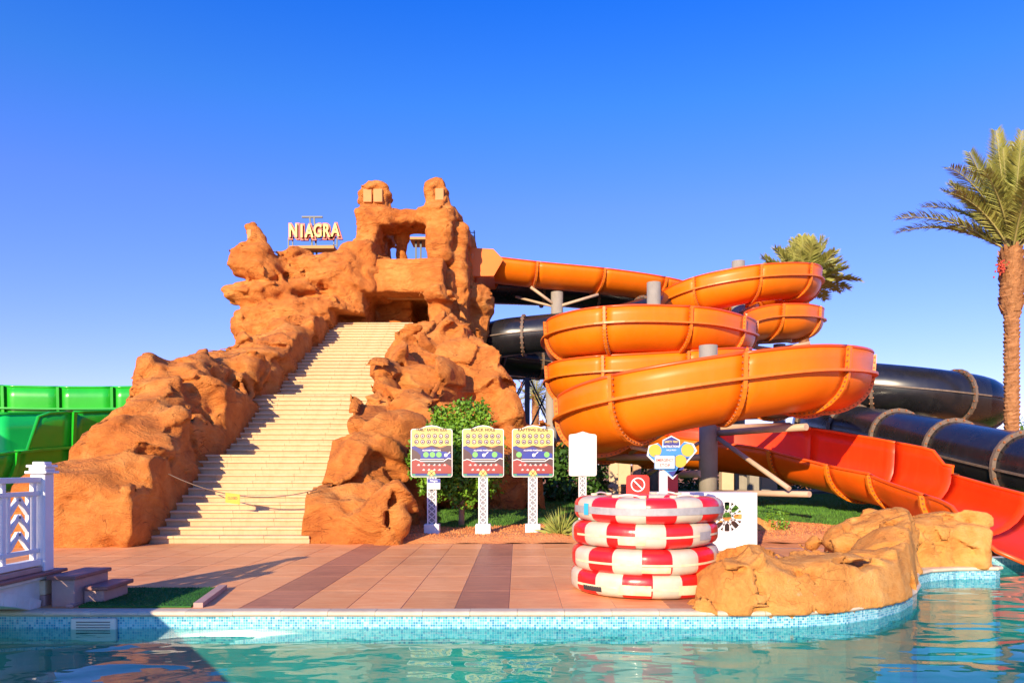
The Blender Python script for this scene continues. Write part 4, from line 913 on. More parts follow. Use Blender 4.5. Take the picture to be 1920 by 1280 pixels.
def info_sign(px, title, label, ng, extra=False, rows=(6,5)):
    d = 16.2; x = (px-CX)*d/F; gz = 0.06; t = thing('information_sign', label, 'sign', (x,d,gz), 'information signs for the slides')
    lattice_post(t, x, d, gz+.2, 1.4, .20)
    MB().bbox((x-.165,d-.12,gz-.1),(x+.165,d+.16,gz+.26),.012).build('base','white_paint',t)
    w, z0, z1, zp = .45, 1.335, 2.375, 2.455; fy = d-.075
    body = [(a,b) for a,b in rounded(x-w,z0,x+w,z1,.05) ]
    # peaked top
    k = [i for i,(a,b) in enumerate(body) if b >= z1-.001]
    out = rounded(x-w,z0,x+w,z1,.05,4)
    pts = out[:10] + [(x+.26,z1+.005),(x+.12,zp-.02),(x,zp),(x-.12,zp-.02),(x-.26,z1+.005)] + out[10:]
    MB().prism(pts, fy, fy+.035).build('board','white_board',t)
    inn = rounded(x-w+.018,z0+.018,x+w-.018,z1-.012,.04,4); pts2 = inn[:10] + [(x+.25,z1-.01),(x+.12,zp-.038),(x,zp-.02),(x-.12,zp-.038),(x-.25,z1-.01)] + inn[10:]
    P = lambda u, v: (x+u, z0+v)
    def pr(name, mt, polys, lay): 
        m = MB()
        for q in polys: m.flat([P(*c) for c in q], fy-.003*lay)
        if len(polys) > 1: m.build(name, mt, t)['kind'] = 'stuff'
        else: m.build(name, mt, t)
    m = MB(); m.flat(pts2, fy-.003); m.build('print_field','pr_yellow',t)
    ed = .43
    ridge = [(-ed,.66),(-.36,.68),(-.27,.64),(-.2,.625),(-.12,.645),(-.04,.675),(.04,.68),(.12,.66),(.18,.63),(.26,.65),(.34,.685),(ed,.68)]
    back = [(-ed,.62),(-.3,.655),(-.2,.665),(-.1,.66),(0,.69),(.1,.665),(.2,.665),(.3,.69),(ed,.66)]
    pr('print_hills','pr_orange',[[(-ed,.03),(ed,.03)]+back[::-1]],2)
    pr('print_ridge','pr_brown',[[(-ed,.05),(ed,.05)]+ridge[::-1]],3)
    pr('print_valley','pr_navy',[[(-ed,.62),(-ed,.66),(-.36,.672),(-.25,.61),(-.2,.60),(-.1,.63),(0,.655),(.08,.62),(.13,.57),(.2,.5),(-.24,.47),(-.3,.54)]],4)
    pr('print_lake','pr_blue',[[(-.24,.40),(.28,.40),(ed-.01,.42),(ed-.01,.50),(.3,.55),(.1,.56),(-.1,.55),(-.23,.48)]],5)
    pr('print_desert','pr_red',[[(-ed,.08),(ed,.08),(ed,.22),(.3,.30),(.1,.26),(-.1,.27),(-.25,.37),(-.36,.385),(-ed,.35)]],6)
    pr('print_frame','pr_white',[[(-.25,.335),(.27,.335),(.27,.35),(-.25,.35)],[(-.25,.38),(.27,.38),(.27,.39),(-.25,.39)],[(-ed,.36),(-.34,.392),(-.25,.365),(-.25,.35),(-.34,.378),(-ed,.348)],[(.27,.34),(.36,.40),(ed,.385),(ed,.398),(.36,.415),(.27,.36)]],7)
    rg = []; pl = []
    for r_ in range(2):
        for c in range(6): rg.append(disc(-.325+c*.131,.885-r_*.125,.052)); pl.append(disc(-.325+c*.131,.885-r_*.125,.034))
    pr('icon_rings','pr_ring',rg,2); pr('icon_discs','pr_pale',pl,3)
    rnd = random.Random(px); ic = []
    for r_ in range(2):
        for c in range(6):
            cx, cz = -.325+c*.131, .885-r_*.125; ic.append([(cx+rnd.uniform(-.03,-.01),cz-.02),(cx+rnd.uniform(.0,.03),cz-.022),(cx+rnd.uniform(0,.028),cz+rnd.uniform(0,.02)),(cx-.015,cz+rnd.uniform(.005,.025))])
    pr('icon_marks','pr_ring',ic,4)
    gx = (-.12,.02,.16) if extra else ((-.17,.25) if px < 950 else (-.3,.3)); pr('print_green_discs','pr_green',[disc(g_,.485,.06) for g_ in gx],6)
    kx = .31 if extra else .02
    pr('print_key','pr_white',[disc(kx,.475,.036),[(kx+.015,.49),(kx+.03,.478),(kx+.1,.54),(kx+.085,.55)]],7)
    wh = []
    for r_, n_ in enumerate(rows):
        for c in range(n_):
            cx = -(n_-1)*.056+c*.112; cz = .262-r_*.105
            wh.append([(cx-.035,cz-.012),(cx+rnd.uniform(.01,.035),cz-.02),(cx+.03,cz+rnd.uniform(.0,.02)),(cx+rnd.uniform(-.01,.015),cz+.028),(cx-.012,cz+rnd.uniform(.0,.02))])
    pr('print_figures','pr_pale',wh,7)
    pr('print_strip','pr_teal',[[(-ed+.02,.022),(ed-.02,.022),(ed,.07),(-ed,.07)]],7); pr('print_boxes','pr_navy',[[(-.35,.035),(-.1,.035),(-.1,.075),(-.35,.075)],[(.1,.035),(.35,.035),(.35,.075),(.1,.075)]],8)
    pr('print_emblem','pr_yellow',[[(0,.02),(.085,.065),(.06,.13),(0,.155),(-.06,.13),(-.085,.065)]],9); pr('print_cross','pr_red',[[(-.05,.04),(-.04,.03),(.05,.125),(.04,.135)],[(.05,.04),(.04,.03),(-.05,.125),(-.04,.135)]],10)
    m = MB(); put_text(m, title, x, z0+1.018, fy-.009, .088, 0, .004, 1.08, min(.66,.052*len(title))); m.build('title_lettering','pr_text',t)['kind'] = 'stuff'
    m = MB(); put_text(m, 'ALLOWED POSITIONS', x, z0+.575, fy-.024, .042, 0, .001, 1.0, .40); m.build('lettering','pr_white',t)['kind'] = 'stuff'
    if extra:
        MB().bbox((x-.09-.0,d-.10,1.07),(x+.19,d-.075,1.30),.006).build('plate','white_board',t)
        m = MB(); m.flat([(x-.086,1.215),(x+.186,1.215),(x+.186,1.297),(x-.086,1.297)],d-.103); m.build('plate_header','pr_blue',t)
        m = MB(); put_text(m,'Niagra',x+.05,1.256,d-.106,.06,0,.001); m.build('lettering','pr_white',t)['kind'] = 'stuff'
info_sign(810,'FAMILY RAFTING SLIDE','yellow and blue FAMILY RAFTING SLIDE board on white post with small plate below',0,True,(6,4))
info_sign(906,'BLACK HOLE','yellow and blue BLACK HOLE rules board on white patterned post',0)
info_sign(999,'RAFTING SLIDE','yellow and blue RAFTING SLIDE rules board without plate on white post',0)
# sign seen from its blank side
d = 16.8; x = (1092-CX)*d/F; t = thing('blank_sign','plain white sign board on patterned post behind the stacked tubes','sign',(x,d,.06))
lattice_post(t, x, d, .06, 1.4, .17); z0 = at(0,892,d).z; z1 = at(0,814,d).z; o_ = rounded(x-.31,z0,x+.31,z1,.05,4)
MB().prism(o_[:10]+[(x+.16,z1+.01),(x,z1+.06),(x-.16,z1+.01)]+o_[10:],d-.09,d-.06).build('board','white_board',t); MB().bbox((x-.13,d-.12,-.05),(x+.13,d+.12,.3),.01).build('base','white_paint',t)

# safety board, emergency stop plate
d = 11.6; sc = d/F; t = thing('safety_sign','shield-shaped blue and gold safety board with EMERGENCY STOP plate on white pole','sign',tuple(Vector(((1244-CX)*sc,d,0))))
def Z(u, v): p = at(1130+u/6, 800+v/6, d); return (p.x, p.z)
sh = [Z(*q) for q in ((490,325),(512,212),(612,182),(662,232),(668,148),(765,100),(858,148),(862,222),(912,166),(1012,188),(1052,270),(780,590),(640,470),(560,392))][::-1]
cxx = sum(p[0] for p in sh)/len(sh); czz = sum(p[1] for p in sh)/len(sh)
MB().prism(sh,d-.06,d-.03).build('board','white_board',t)
MB().flat([(cxx+(a-cxx)*.93,czz+(b-czz)*.93) for a,b in sh],d-.063).build('print_field','pr_sky',t)
m = MB(); m.flat([Z(*q) for q in ((680,155),(765,115),(848,155),(850,235),(680,235))][::-1],d-.066); m.flat([Z(*q) for q in ((905,345),(960,345),(780,560),(725,505),(900,480))][::-1],d-.066); m.build('print_patches','pr_navy',t)['kind']='stuff'
m = MB()
for (u, v) in ((580,268),(945,262),(862,385)): p = Z(u,v); m.flat(disc(p[0],p[1],.098,18),d-.069)
m.build('print_discs','pr_gold',t)['kind']='stuff'
m = MB(); p = Z(765,170); put_text(m,'SAFETY FIRST',p[0],p[1],d-.072,.05,0,.001,1,.22); m.build('lettering','pr_yellow',t)['kind']='stuff'
m = MB(); p = Z(762,222); put_text(m,'INSTRUCTIONS',p[0],p[1],d-.072,.045,0,.001,1,.25); p = Z(762,262); put_text(m,'REQUIRED',p[0],p[1],d-.072,.03,0,0,1,.15); m.build('lettering','pr_white',t)['kind']='stuff'
MB().bbox(((1244-CX)*sc-.062,d-.028,0),((1244-CX)*sc+.062,d+.06,at(0,800+330/6,d).z),.01).build('pole','white_paint',t)
a = at(1130+570/6,800+475/6,d); b = at(1130+800/6,800+318/6,d); MB().bbox((a.x,d-.10,a.z),(b.x,d-.075,b.z),.006).build('emergency_plate','white_board',t)
m = MB(); put_text(m,'EMERGENCY',(a.x+b.x)/2,(a.z+b.z)/2+.03,d-.104,.062,0,.001,1,.27); put_text(m,'STOP',(a.x+b.x)/2,(a.z+b.z)/2-.05,d-.104,.062,0,.001,1.1); m.build('lettering','sign_red',t)['kind']='stuff'
m = MB()
for (x0,z0,x1,z1) in ((a.x,a.z,b.x,a.z+.012),(a.x,b.z-.012,b.x,b.z),(a.x,a.z,a.x+.012,b.z),(b.x-.012,a.z,b.x,b.z)): m.flat([(x0,z0),(x1,z0),(x1,z1),(x0,z1)],d-.103)
m.build('plate_border','pr_sky',t)['kind']='stuff'
# no smoking sign and red panel
d = 12.4; a = at(1174,930,d); b = at(1217,890,d); t = thing('no_smoking_sign','red rounded no smoking sign standing behind the top tube','sign',(a.x+.2,d,0))
MB().prism(rounded(a.x,.35,b.x,b.z,.06),d-.03,d).build('board','sign_red',t)
cx_, cz_ = (a.x+b.x)/2, at(0,908,d).z; m = MB(); n = 24; r0, r1 = .118,.100
for k in range(n):
    u, v = 2*PI*k/n, 2*PI*(k+1)/n; m.flat([(cx_+r1*math.cos(u),cz_+r1*math.sin(u)),(cx_+r0*math.cos(u),cz_+r0*math.sin(u)),(cx_+r0*math.cos(v),cz_+r0*math.sin(v)),(cx_+r1*math.cos(v),cz_+r1*math.sin(v))],d-.034)
m.build('ring_print','pr_white',t)['kind']='stuff'; MB().bar((cx_-.08,d-.036,cz_+.08),(cx_+.08,d-.036,cz_-.08),.004,.02).build('slash_print','pr_white',t); m = MB(); m.flat([(cx_-.05,cz_-.015),(cx_+.05,cz_-.015),(cx_+.05,cz_+.012),(cx_-.05,cz_+.012)],d-.033); m.build('cigarette_print','pr_black',t)
for s_ in (-.12,.12): MB().box((cx_+s_-.02,d,0),(cx_+s_+.02,d+.03,.6)).build('leg','steel_dark',t)
a = at(1250,925,d); b = at(1271,888,d); t = thing('red_panel','narrow red panel standing right of the white sign pole','panel',(a.x+.08,d,0)); MB().bbox((a.x-.02,d-.02,.0),(b.x,d+.10,b.z),.01).build('panel','sign_red',t); MB().bbox((a.x-.04,d-.04,-.01),(b.x+.02,d+.14,.05),.01).build('foot','steel_dark',t)

# white box with pierced rosette
d = 14.0; x0, x1, zt = (1226-CX)*d/F, (1419-CX)*d/F, at(0,926,d).z; t = thing('white_partition','white boxed partition with pierced geometric rosette behind the stacked tubes','partition',((x0+x1)/2,d,0))
rc = at(1363,968,d); rr = .285; fr = MB(); n = 16
rosp = [(rc.x+rr*math.cos(2*PI*k/n),rc.z+rr*math.sin(2*PI*k/n)) for k in range(n)]
bnd = []
for k in range(n):
    a_ = 2*PI*k/n; dx, dz = math.cos(a_), math.sin(a_); tt = min([(x1-rc.x)/dx if dx>1e-6 else 9,(x0-rc.x)/dx if dx<-1e-6 else 9,(zt-rc.z)/dz if dz>1e-6 else 9,(0-rc.z)/dz if dz<-1e-6 else 9]); bnd.append((rc.x+dx*tt,rc.z+dz*tt))
def quadface(p, q, y): fr.flat([p[0],p[1],q[1],q[0]], y)
for y in (d-.02, d+.02):
    for k in range(n):
        l = (k+1)%n; a_, b_ = bnd[k], bnd[l]; poly = [rosp[k], a_]
        for c in ((x1,zt),(x0,zt),(x0,0),(x1,0)):
            ang = lambda p: math.atan2(p[1]-rc.z,p[0]-rc.x) % (2*PI)
            lo_, hi_ = 2*PI*k/n, 2*PI*(k+1)/n
            if lo_ < ang(c) < hi_ and not (abs(a_[0]-b_[0])<1e-6 or abs(a_[1]-b_[1])<1e-6): poly.append(c)
        poly += [b_, rosp[l]]; fr.flat(poly[::-1] if y < d else poly, y)
for k in range(n):
    l = (k+1)%n; fr.add([(rosp[k][0],d-.02,rosp[k][1]),(rosp[l][0],d-.02,rosp[l][1]),(rosp[l][0],d+.02,rosp[l][1]),(rosp[k][0],d+.02,rosp[k][1])],[(0,1,2,3)])
fr.build('front_panel','white_paint',t)
for nm, lo, hi in (('side_panel',(x0,d+.02,0),(x0+.04,d+.55,zt)),('side_panel',(x1-.04,d+.02,0),(x1,d+.55,zt)),('top_panel',(x0,d-.02,zt+.002),(x1,d+.55,zt+.03))): MB().box(lo,hi).build(nm,'white_paint',t)
def rp(r, a): return (rc.x+r*math.cos(a), d, rc.z+r*math.sin(a))
for k in range(8):
    a_ = 2*PI*k/8+PI/8
    for (p, q) in ((rp(.09,a_-PI/8),rp(.155,a_)),(rp(.09,a_+PI/8),rp(.155,a_)),(rp(.155,a_),rp(.29,a_+.17)),(rp(.155,a_),rp(.29,a_-.17)),(rp(.09,a_-PI/8),rp(.12,a_))):
        MB().bar(p,q,.03,.022,0,(0,1,0)).build('lattice_bar','white_paint',t)
m = MB(); n = 32
for k in range(n):
    u, v = 2*PI*k/n, 2*PI*(k+1)/n; m.flat([(rc.x+.30*math.cos(u),rc.z+.30*math.sin(u)),(rc.x+.275*math.cos(u),rc.z+.275*math.sin(u)),(rc.x+.275*math.cos(v),rc.z+.275*math.sin(v)),(rc.x+.30*math.cos(v),rc.z+.30*math.sin(v))],d-.024)
m.build('rosette_ring','white_paint',t)['kind']='stuff'

# stacked raft tubes
def tube_ring(name, label, x, y, z, rot, off, band, RM=.70, rh=.245, rv=.168, NS=16):
    t = thing(name, label, 'raft tube', (x,y,z), 'raft tubes in the stack'); o0 = Vector((x,y,z)); nm, nn = 160, 28
    V = []; Fc = []; mi = []
    for i in range(nm):
        a = 2*PI*i/nm; sec = ((a-off)/(2*PI)*NS) % 1; pin = 1-.03*math.exp(-((min(sec,1-sec))/.06)**2)   # slight pinch at every welded seam
        for j in range(nn):
            b = 2*PI*j/nn; c_, s_ = math.cos(b), math.sin(b); sq = 1+.07*math.cos(4*b)*-1
            r = RM + rh*pin*c_*sq; V.append((r*math.cos(a), r*math.sin(a), rv*pin*s_*sq+.006*math.sin(3*a+rot)))
    for i in range(nm):
        for j in range(nn):
            k, l = (i+1)%nm, (j+1)%nn; Fc.append((i*nn+j, k*nn+j, k*nn+l, i*nn+l)); mi.append(int(math.floor(((i+.5)/nm-off/(2*PI))*NS)) % 2)
    me = np_mesh('tube_body', V, Fc, ['tube_red','tube_white'], True, mi); o = child('tube_body', me, t, (0,0,0), (R(random.uniform(-1,1)),R(random.uniform(-1,1)),0))
    def strip(nmn, mt, a0, a1, b0, b1, lift=.006, n=60):
        V = []; Fq = []; nb = 5
        for i in range(n+1):
            a = a0+(a1-a0)*i/n
            for j in range(nb+1):
                b = b0+(b1-b0)*j/nb; c_, s_ = math.cos(b), math.sin(b); sq = 1-.07*math.cos(4*b)
                r = RM+(rh*sq+lift)*c_; V.append((r*math.cos(a), r*math.sin(a), (rv*sq+lift)*s_+.006*math.sin(3*a+rot)))
        for i in range(n):
            for j in range(nb): p = i*(nb+1)+j; Fq.append((p,p+nb+1,p+nb+2,p+1))
        child(nmn, np_mesh(nmn, V, Fq, mt, True), o)
    for q in band: strip(*q)
    # carry ropes on loops
    for a in (R(-118),R(-62),R(60),R(140)):
        m = MB(); pts = []
        for k in range(11):
            aa = a-.24+.48*k/10; pts.append(((RM+.02)*math.cos(aa),(RM+.02)*math.sin(aa),rv*.93+.03*math.sin(PI*k/10)))
        m.tube(pts,.013,6); child('carry_rope', m.mesh('carry_rope','rope'), o)
        for s_ in (-.24,.24):
            m = MB(); p = ((RM+.02)*math.cos(a+s_),(RM+.02)*math.sin(a+s_)); m.cyl((*p,rv*.8),(*p,rv+.012),.045,10); child('rope_patch', m.mesh('rope_patch','band_cream'), o)
    return t
HB = (R(-16),R(14)); F0 = -PI/2
d = 9.65; X0 = (1206-CX)*d/F; zs = (.155,.452,.748,1.045)
tube_ring('raft_tube','bottom red and white raft tube of the stack, with black scuff',X0-.005,d,zs[0],0.4,F0-.02-R(11.25*2),[('band','band_cream',F0-1.2,F0+1.2,R(-14),R(-4)),('scuff','rubber',F0-1.05,F0-.72,R(-30),R(-10)),('patch','band_cream',F0-.48,F0-.06,R(-34),R(6)),('patch','band_cream',F0+.3,F0+.7,R(-30),R(8))])
tube_ring('raft_tube','second raft tube from the bottom, white panel facing front, thin cream stripe',X0+.01,d-.02,zs[1],1.7,F0-R(11.25),[('band','band_cream',F0-1.3,F0+1.3,R(-10),R(-1)),('patch','band_cream',F0-.2,F0+.17,R(-36),R(-12))])
tube_ring('raft_tube','third raft tube from the bottom, red panel in front crossed by cream stripe',X0+.01,d+.01,zs[2],3.0,F0-R(15.5)+R(22.5),[('band','band_cream',F0-1.25,F0+1.2,R(-8),R(1)),('patch','band_grey',F0+.62,F0+.85,R(-22),R(12)),('patch','band_cream',F0-.5,F0-.15,R(-34),R(-2))])
tube_ring('raft_tube','top raft tube of the stack with wide grey band and blue tape',X0+.06,d,zs[3],4.1,F0-R(11.25),[('band','band_grey',F0-1.5,F0+1.5,HB[0],HB[1]),('tape','tape_blue',F0-1.13,F0-1.03,R(-22),R(24),.011,8)],RM=.715)

# chain across the stairs with its yellow tag
ch = thing('barrier_chain','thin rusty chain with yellow tag hung across the lower stairs','chain',tuple(at(450,930,15.6)))
A, B = at(316,888,15.5), at(594,917,15.5); pts = []
for k in range(25):
    u = k/24; p = A.lerp(B,u); p.z -= .30*4*u*(1-u); pts.append(p)
MB().tube(pts,.012,6).build('chain','chain',ch)
pm = pts[11].lerp(pts[10],.6); MB().prism([(pm.x-.15,pm.z-.16),(pm.x+.15,pm.z-.20),(pm.x+.15,pm.z+.01),(pm.x-.15,pm.z+.05)],pm.y-.012,pm.y-.004).build('tag','sign_yellow',ch)
m = MB(); put_text(m,'CLOSED',pm.x,pm.z-.07,pm.y-.015,.07,0,.001,1,.2); m.build('lettering','pr_black',ch)['kind']='stuff'

# NIAGRA letters on their frame
d = 33.6; c0 = at(590,433,d); t = thing('rooftop_sign','yellow and red NIAGRA letters on a dark truss above the rock','sign',(c0.x,d,at(0,470,d).z))
def glyph(ch_, size, bold, ext):
    cu = bpy.data.curves.new('g','FONT'); cu.body = ch_; cu.size = size; cu.align_x = 'CENTER'; cu.align_y = 'CENTER'; cu.offset = bold; cu.extrude = ext; cu.resolution_u = 3
    o = bpy.data.objects.new('g',cu); COL.objects.link(o); dg = bpy.context.evaluated_depsgraph_get(); me = o.evaluated_get(dg).to_mesh()
    r = ([tuple(v.co) for v in me.vertices],[tuple(p.vertices) for p in me.polygons]); o.evaluated_get(dg).to_mesh_clear(); bpy.data.objects.remove(o); bpy.data.curves.remove(cu); return r
lx = (550,566,580,596,612,629); dz = (1,2,2,1,1,0)
for c, px, q in zip('NIAGRA', lx, dz):
    p = at(px,433+q,d); vs, fs = glyph(c,.80,.02,.05); m = MB(); m.add([(p.x+v[0]*.66,d-v[2],p.z+v[1]) for v in vs],fs); lo = m.build('letter','letter_yellow',t)
    vs, fs = glyph(c,.82,.10,.07); m = MB(); m.add([(p.x+.01+v[0]*.70,d+.13-v[2],p.z-.005+v[1]) for v in vs],fs); m.build('letter_backing','letter_red',lo)
for (a, b, w_) in ((at(541,446,d+.2),at(541,469,d+.2),.06),(at(632,446,d+.2),at(632,464,d+.2),.06),(at(541,462,d+.2),at(632,460,d+.2),.05),(at(549,446,d+.2),at(549,466,d+.2),.05),(at(626,446,d+.2),at(626,462,d+.2),.05),(at(541,446,d+.2),at(632,446,d+.2),.05),
                  (at(581,408,d+.3),at(587,480,d+.3),.07),(at(589,408,d+.3),at(594,480,d+.3),.07),(at(566,407,d+.3),at(605,407,d+.3),.08),(at(583,424,d+.3),at(590,424,d+.3),.04),(at(543,468,d+.2),at(568,486,d+.6),.09),(at(556,466,d+.2),at(575,486,d+.6),.09)): MB().bar(a,b,w_).build('frame_bar','steel_dark',t)
a = at(545,468,d); b = at(628,463,d); MB().box((a.x,d-.2,a.z),(b.x,d+.5,b.z)).build('platform','pale_panel',t)

# boulders on the pool edge
def boulder(label, lo, hi, h, prims, seed, subs=()):
    rk = Rock(lo, hi, h, (.10,.7,.035,.22), seed)
    for p in prims:
        if p[0] == 'e': rk.ell(p[1],p[2],p[3] if len(p)>3 else .15, p[4] if len(p)>4 else 0)
        else: rk.box(p[1],p[2],p[3],.15)
    for p in subs: rk.ell(p[0],p[1],.1,0,True)
    rk.relief(.03,.45,.05,.9,.01,4.0,.010,.30,.55)
    sy = np.interp(rk.X0, [p[0] for p in shore], [p[1] for p in shore]); rk.F = np.maximum(rk.F, np.minimum(sy-.075-rk.Y0+.05*vnoise(rk.X0*2.2,rk.Y0*2.2,rk.Z0*2.2,2)+.30*np.clip(rk.Z0,0,1), 1)).astype(np.float32)
    rk.F = np.where(rk.Y0 < sy+.02, np.maximum(rk.F, -.045-rk.Z0), rk.F).astype(np.float32)
    c = ((lo[0]+hi[0])/2,(lo[1]+hi[1])/2,0); o = bpy.data.objects.new('boulder', rk.mesh('boulder','boulder',c)); COL.objects.link(o); o.location = c; tag(o,label,'rock')
boulder('long low ochre boulder on the curved pool edge in front',(1.4,7.7,-.25),(6.3,11.4,1.0),.035,
        [('b',(2.2,8.15,-.4),(3.3,9.4,.36),.18),('b',(2.9,8.2,-.4),(4.3,9.7,.37),.2),('b',(3.8,8.75,-.4),(4.9,10.3,.32),.2),('e',(2.35,8.5,.0),(.35,.35,.3)),('e',(4.75,9.55,.2),(.55,.6,.42)),('e',(5.25,10.2,.28),(.55,.6,.45)),('e',(5.55,10.6,.2),(.35,.5,.6)),('e',(2.9,8.55,.26),(.5,.4,.22)),('e',(3.6,8.7,.28),(.5,.5,.22)),('e',(4.3,9.0,.22),(.45,.4,.28)),('e',(2.75,9.1,.36),(.4,.5,.14))],3.0,
        [((2.62,8.05,.2),(.10,.2,.35)),((3.25,8.1,.1),(.07,.16,.4)),((4.0,8.45,.3),(.06,.2,.3)),((5.0,9.3,-.1),(.1,.3,.2))])
boulder('rounded ochre boulder in the middle of the rock group by the slide end',(4.3,10.2,-.25),(7.0,13.2,1.25),.04,
        [('b',(5.0,10.9,-.4),(6.0,12.2,.55),.2),('e',(5.75,11.6,.6),(.42,.5,.34)),('e',(5.2,11.4,.42),(.55,.5,.3)),('e',(6.05,12.1,.5),(.4,.5,.3))],7.0)
boulder('flat-topped ochre boulder against the end of the orange slide',(5.7,11.2,-.25),(8.2,14.2,1.2),.04,
        [('b',(6.25,11.75,-.4),(7.5,13.4,.62),.14),('b',(6.6,12.0,-.4),(7.45,13.2,.72),.14),('e',(6.3,12.0,.3),(.4,.4,.4))],11.0)
boulder('small pinkish boulder on the soil beside the white partition',(3.6,15.6,-.3),(6.2,18.4,.9),.05,[('e',(4.9,16.8,.05),(.75,.6,.42)),('e',(5.3,16.9,.0),(.6,.5,.3))],13.0)

# footbridge running out over the water on the left
br = thing('footbridge','white-railed footbridge end on a stone arch at the left pool edge','bridge',(-6.4,6.5,0)); bx = -5.42
def za(y): return .22-.30*max(0,(y-7.0)/1.45)**2          # underside of the arch
prof = [(8.85,-.06),(8.85,.30),(1.5,.30),(1.5,.22)] + [(y_, za(y_)) for y_ in (7.0,7.25,7.5,7.75,8.0,8.2,8.35,8.45)] + [(8.47,-.06)]
for (xa, xb) in ((bx+.0,bx-.28),(-7.5,-7.8)):
    n = len(prof); MB().add([(xa,a_,b_) for a_,b_ in prof]+[(xb,a_,b_) for a_,b_ in prof],[tuple(range(n)),tuple(reversed(range(n,2*n)))]+[(i,i+n,(i+1)%n+n,(i+1)%n) for i in range(n)]).build('side_wall','stone_white',br)
ys = [7.0+.2*k for k in range(8)]
for ya, yb in zip(ys, ys[1:]):
    yb_ = yb-.006; q = [(ya,za(ya)-.004),(yb_,za(yb_)-.004),(yb_+.03,min(.29,za(yb_)+.13)),(ya+.02,min(.29,za(ya)+.13))]
    MB().add([(bx+.045,a_,b_) for a_,b_ in q]+[(bx-.05,a_,b_) for a_,b_ in q],[(0,1,2,3),(7,6,5,4),(0,4,5,1),(1,5,6,2),(2,6,7,3),(3,7,4,0)]).build('arch_stone','stone_white',br)
MB().bbox((bx-.3,1.5,.302),(bx+.05,8.8,.345),.01).build('cornice','stone_white',br)
MB().bbox((bx-.4,1.5,.347),(bx+.09,8.85,.385),.008).build('ledge','stone_red',br); MB().bbox((bx-.3,1.5,.387),(bx+.0,8.72,.445),.006).build('kerb','stone_pink',br)
MB().box((-7.75,1.5,.24),(bx-.31,9.0,.36)).build('walkway','stone_pink',br)
for (y0,y1,z0,z1,mt) in ((8.46,8.6,-.02,.12,'stone_pink'),(8.46,8.6,.124,.29,'band_cream'),(8.61,8.84,-.02,.29,'stone_pink')): MB().bbox((bx-.02,y0,z0),(bx+.06,y1,z1),.008).build('pier_stone',mt,br)
MB().box((bx-.30,1.5,.446),(bx-.02,6.5,1.32)).build('parapet','stone_white',br)     # unseen solid block, added to cast the shade on the pool wall
def newel(y0):
    x = bx-.06; MB().bbox((x-.085,y0-.085,.386),(x+.085,y0+.085,1.50),.008).build('newel_post','white_paint',br)
    for (z0,z1,w_) in ((1.50,1.53,.125),(1.531,1.57,.095),(1.571,1.60,.115),(1.601,1.635,.07)): MB().bbox((x-w_,y0-w_,z0),(x+w_,y0+w_,z1),.006).build('newel_cap','white_paint',br)
newel(8.6); newel(6.75)
xr = bx-.06
for (z0,z1,w_) in ((1.40,1.46,.05),(1.25,1.30,.03),(.60,.65,.03),(.46,.53,.05)): MB().bbox((xr-w_,6.84,z0),(xr+w_,8.515,z1),.005).build('rail','white_paint',br)
yy = 8.44
for k in range(4):
    MB().bbox((xr-.025,yy-.03,.53),(xr+.025,yy+.03,1.40),.004).build('baluster','white_paint',br)
    if k < 3:
        y0, y1 = yy-.09, yy-.42; ym = (y0+y1)/2
        for yv in (y0, y1): MB().bbox((xr-.022,yv-.018,.651),(xr+.022,yv+.018,1.249),.003).build('baluster','white_paint',br)
        for q in range(3):
            zb = .68+q*.19
            MB().bar((xr,y0-.01,zb),(xr,ym,zb+.17),.045,.05).build('chevron','white_paint',br); MB().bar((xr,y1+.01,zb),(xr,ym,zb+.17),.045,.05).build('chevron','white_paint',br)
    yy -= .51
for (lo,hi,sl) in (((bx+.14,8.45,-.02),(bx+.40,9.15,.30),((bx+.095,8.42,.301),(bx+.43,9.18,.345))),((bx+.41,8.62,-.02),(bx+.64,9.15,.155),((bx+.435,8.58,.157),(bx+.70,9.18,.205)))):
    MB().bbox(lo,hi,.006).build('step_block','stone_pink',br); MB().bbox(*sl,.008).build('step_slab','stone_red',br)

# turf mat with stone edging
t = thing('turf_mat','small green artificial turf mat with stone edging on the deck','mat',(-4.4,9.0,0))
MB().zprism([(-4.92,8.36),(-3.66,8.36),(-3.88,9.62),(-5.08,9.62)],.004,.022).build('turf','turf',t)
n = 7000; u, v = rng.random(n), rng.random(n); Px = (-4.92+1.26*u)*(1-v)+(-5.08+1.2*u)*v; Py = 8.36+1.26*v; Pt = np.stack([Px,Py,np.full(n,.02)],1)
a_ = rng.uniform(0,2*PI,n); hh = .022*rng.uniform(.6,1.2,n); dxx = np.stack([np.cos(a_)*.003,np.sin(a_)*.003,a_*0],1); tp = Pt+np.stack([rng.normal(0,.008,n),rng.normal(0,.008,n),hh],1)
o = child('turf_pile',np_mesh('turf_pile',np.stack([Pt-dxx,Pt+dxx,tp],1).reshape(-1,3)-np.array((-4.4,9.0,0)),np.arange(3*n).reshape(n,3),'turf',False),t); o['kind']='stuff'
MB().bar((-3.58,8.36,.03),(-3.80,9.62,.03),.10,.055).build('edging','stone_pink',t); MB().bar((-5.02,8.36,.02),(-5.17,9.62,.02),.07,.03).build('edging','stone_pink',t)

# skimmer grille in the pool wall
x0, x1 = (137-CX)*8.18/F, (221-CX)*8.18/F; t = thing('skimmer_grille','cream slotted skimmer grille set in the mosaic pool wall','grille',((x0+x1)/2,8.16,-.2))
MB().bbox((x0,8.135,-.34),(x1,8.179,-.075),.008).build('frame','plastic_cream',t)
for k in range(5): MB().box((x0+.06,8.130,-.115-k*.03),(x1-.06,8.134,-.107-k*.03)).build('slot','slot',t)

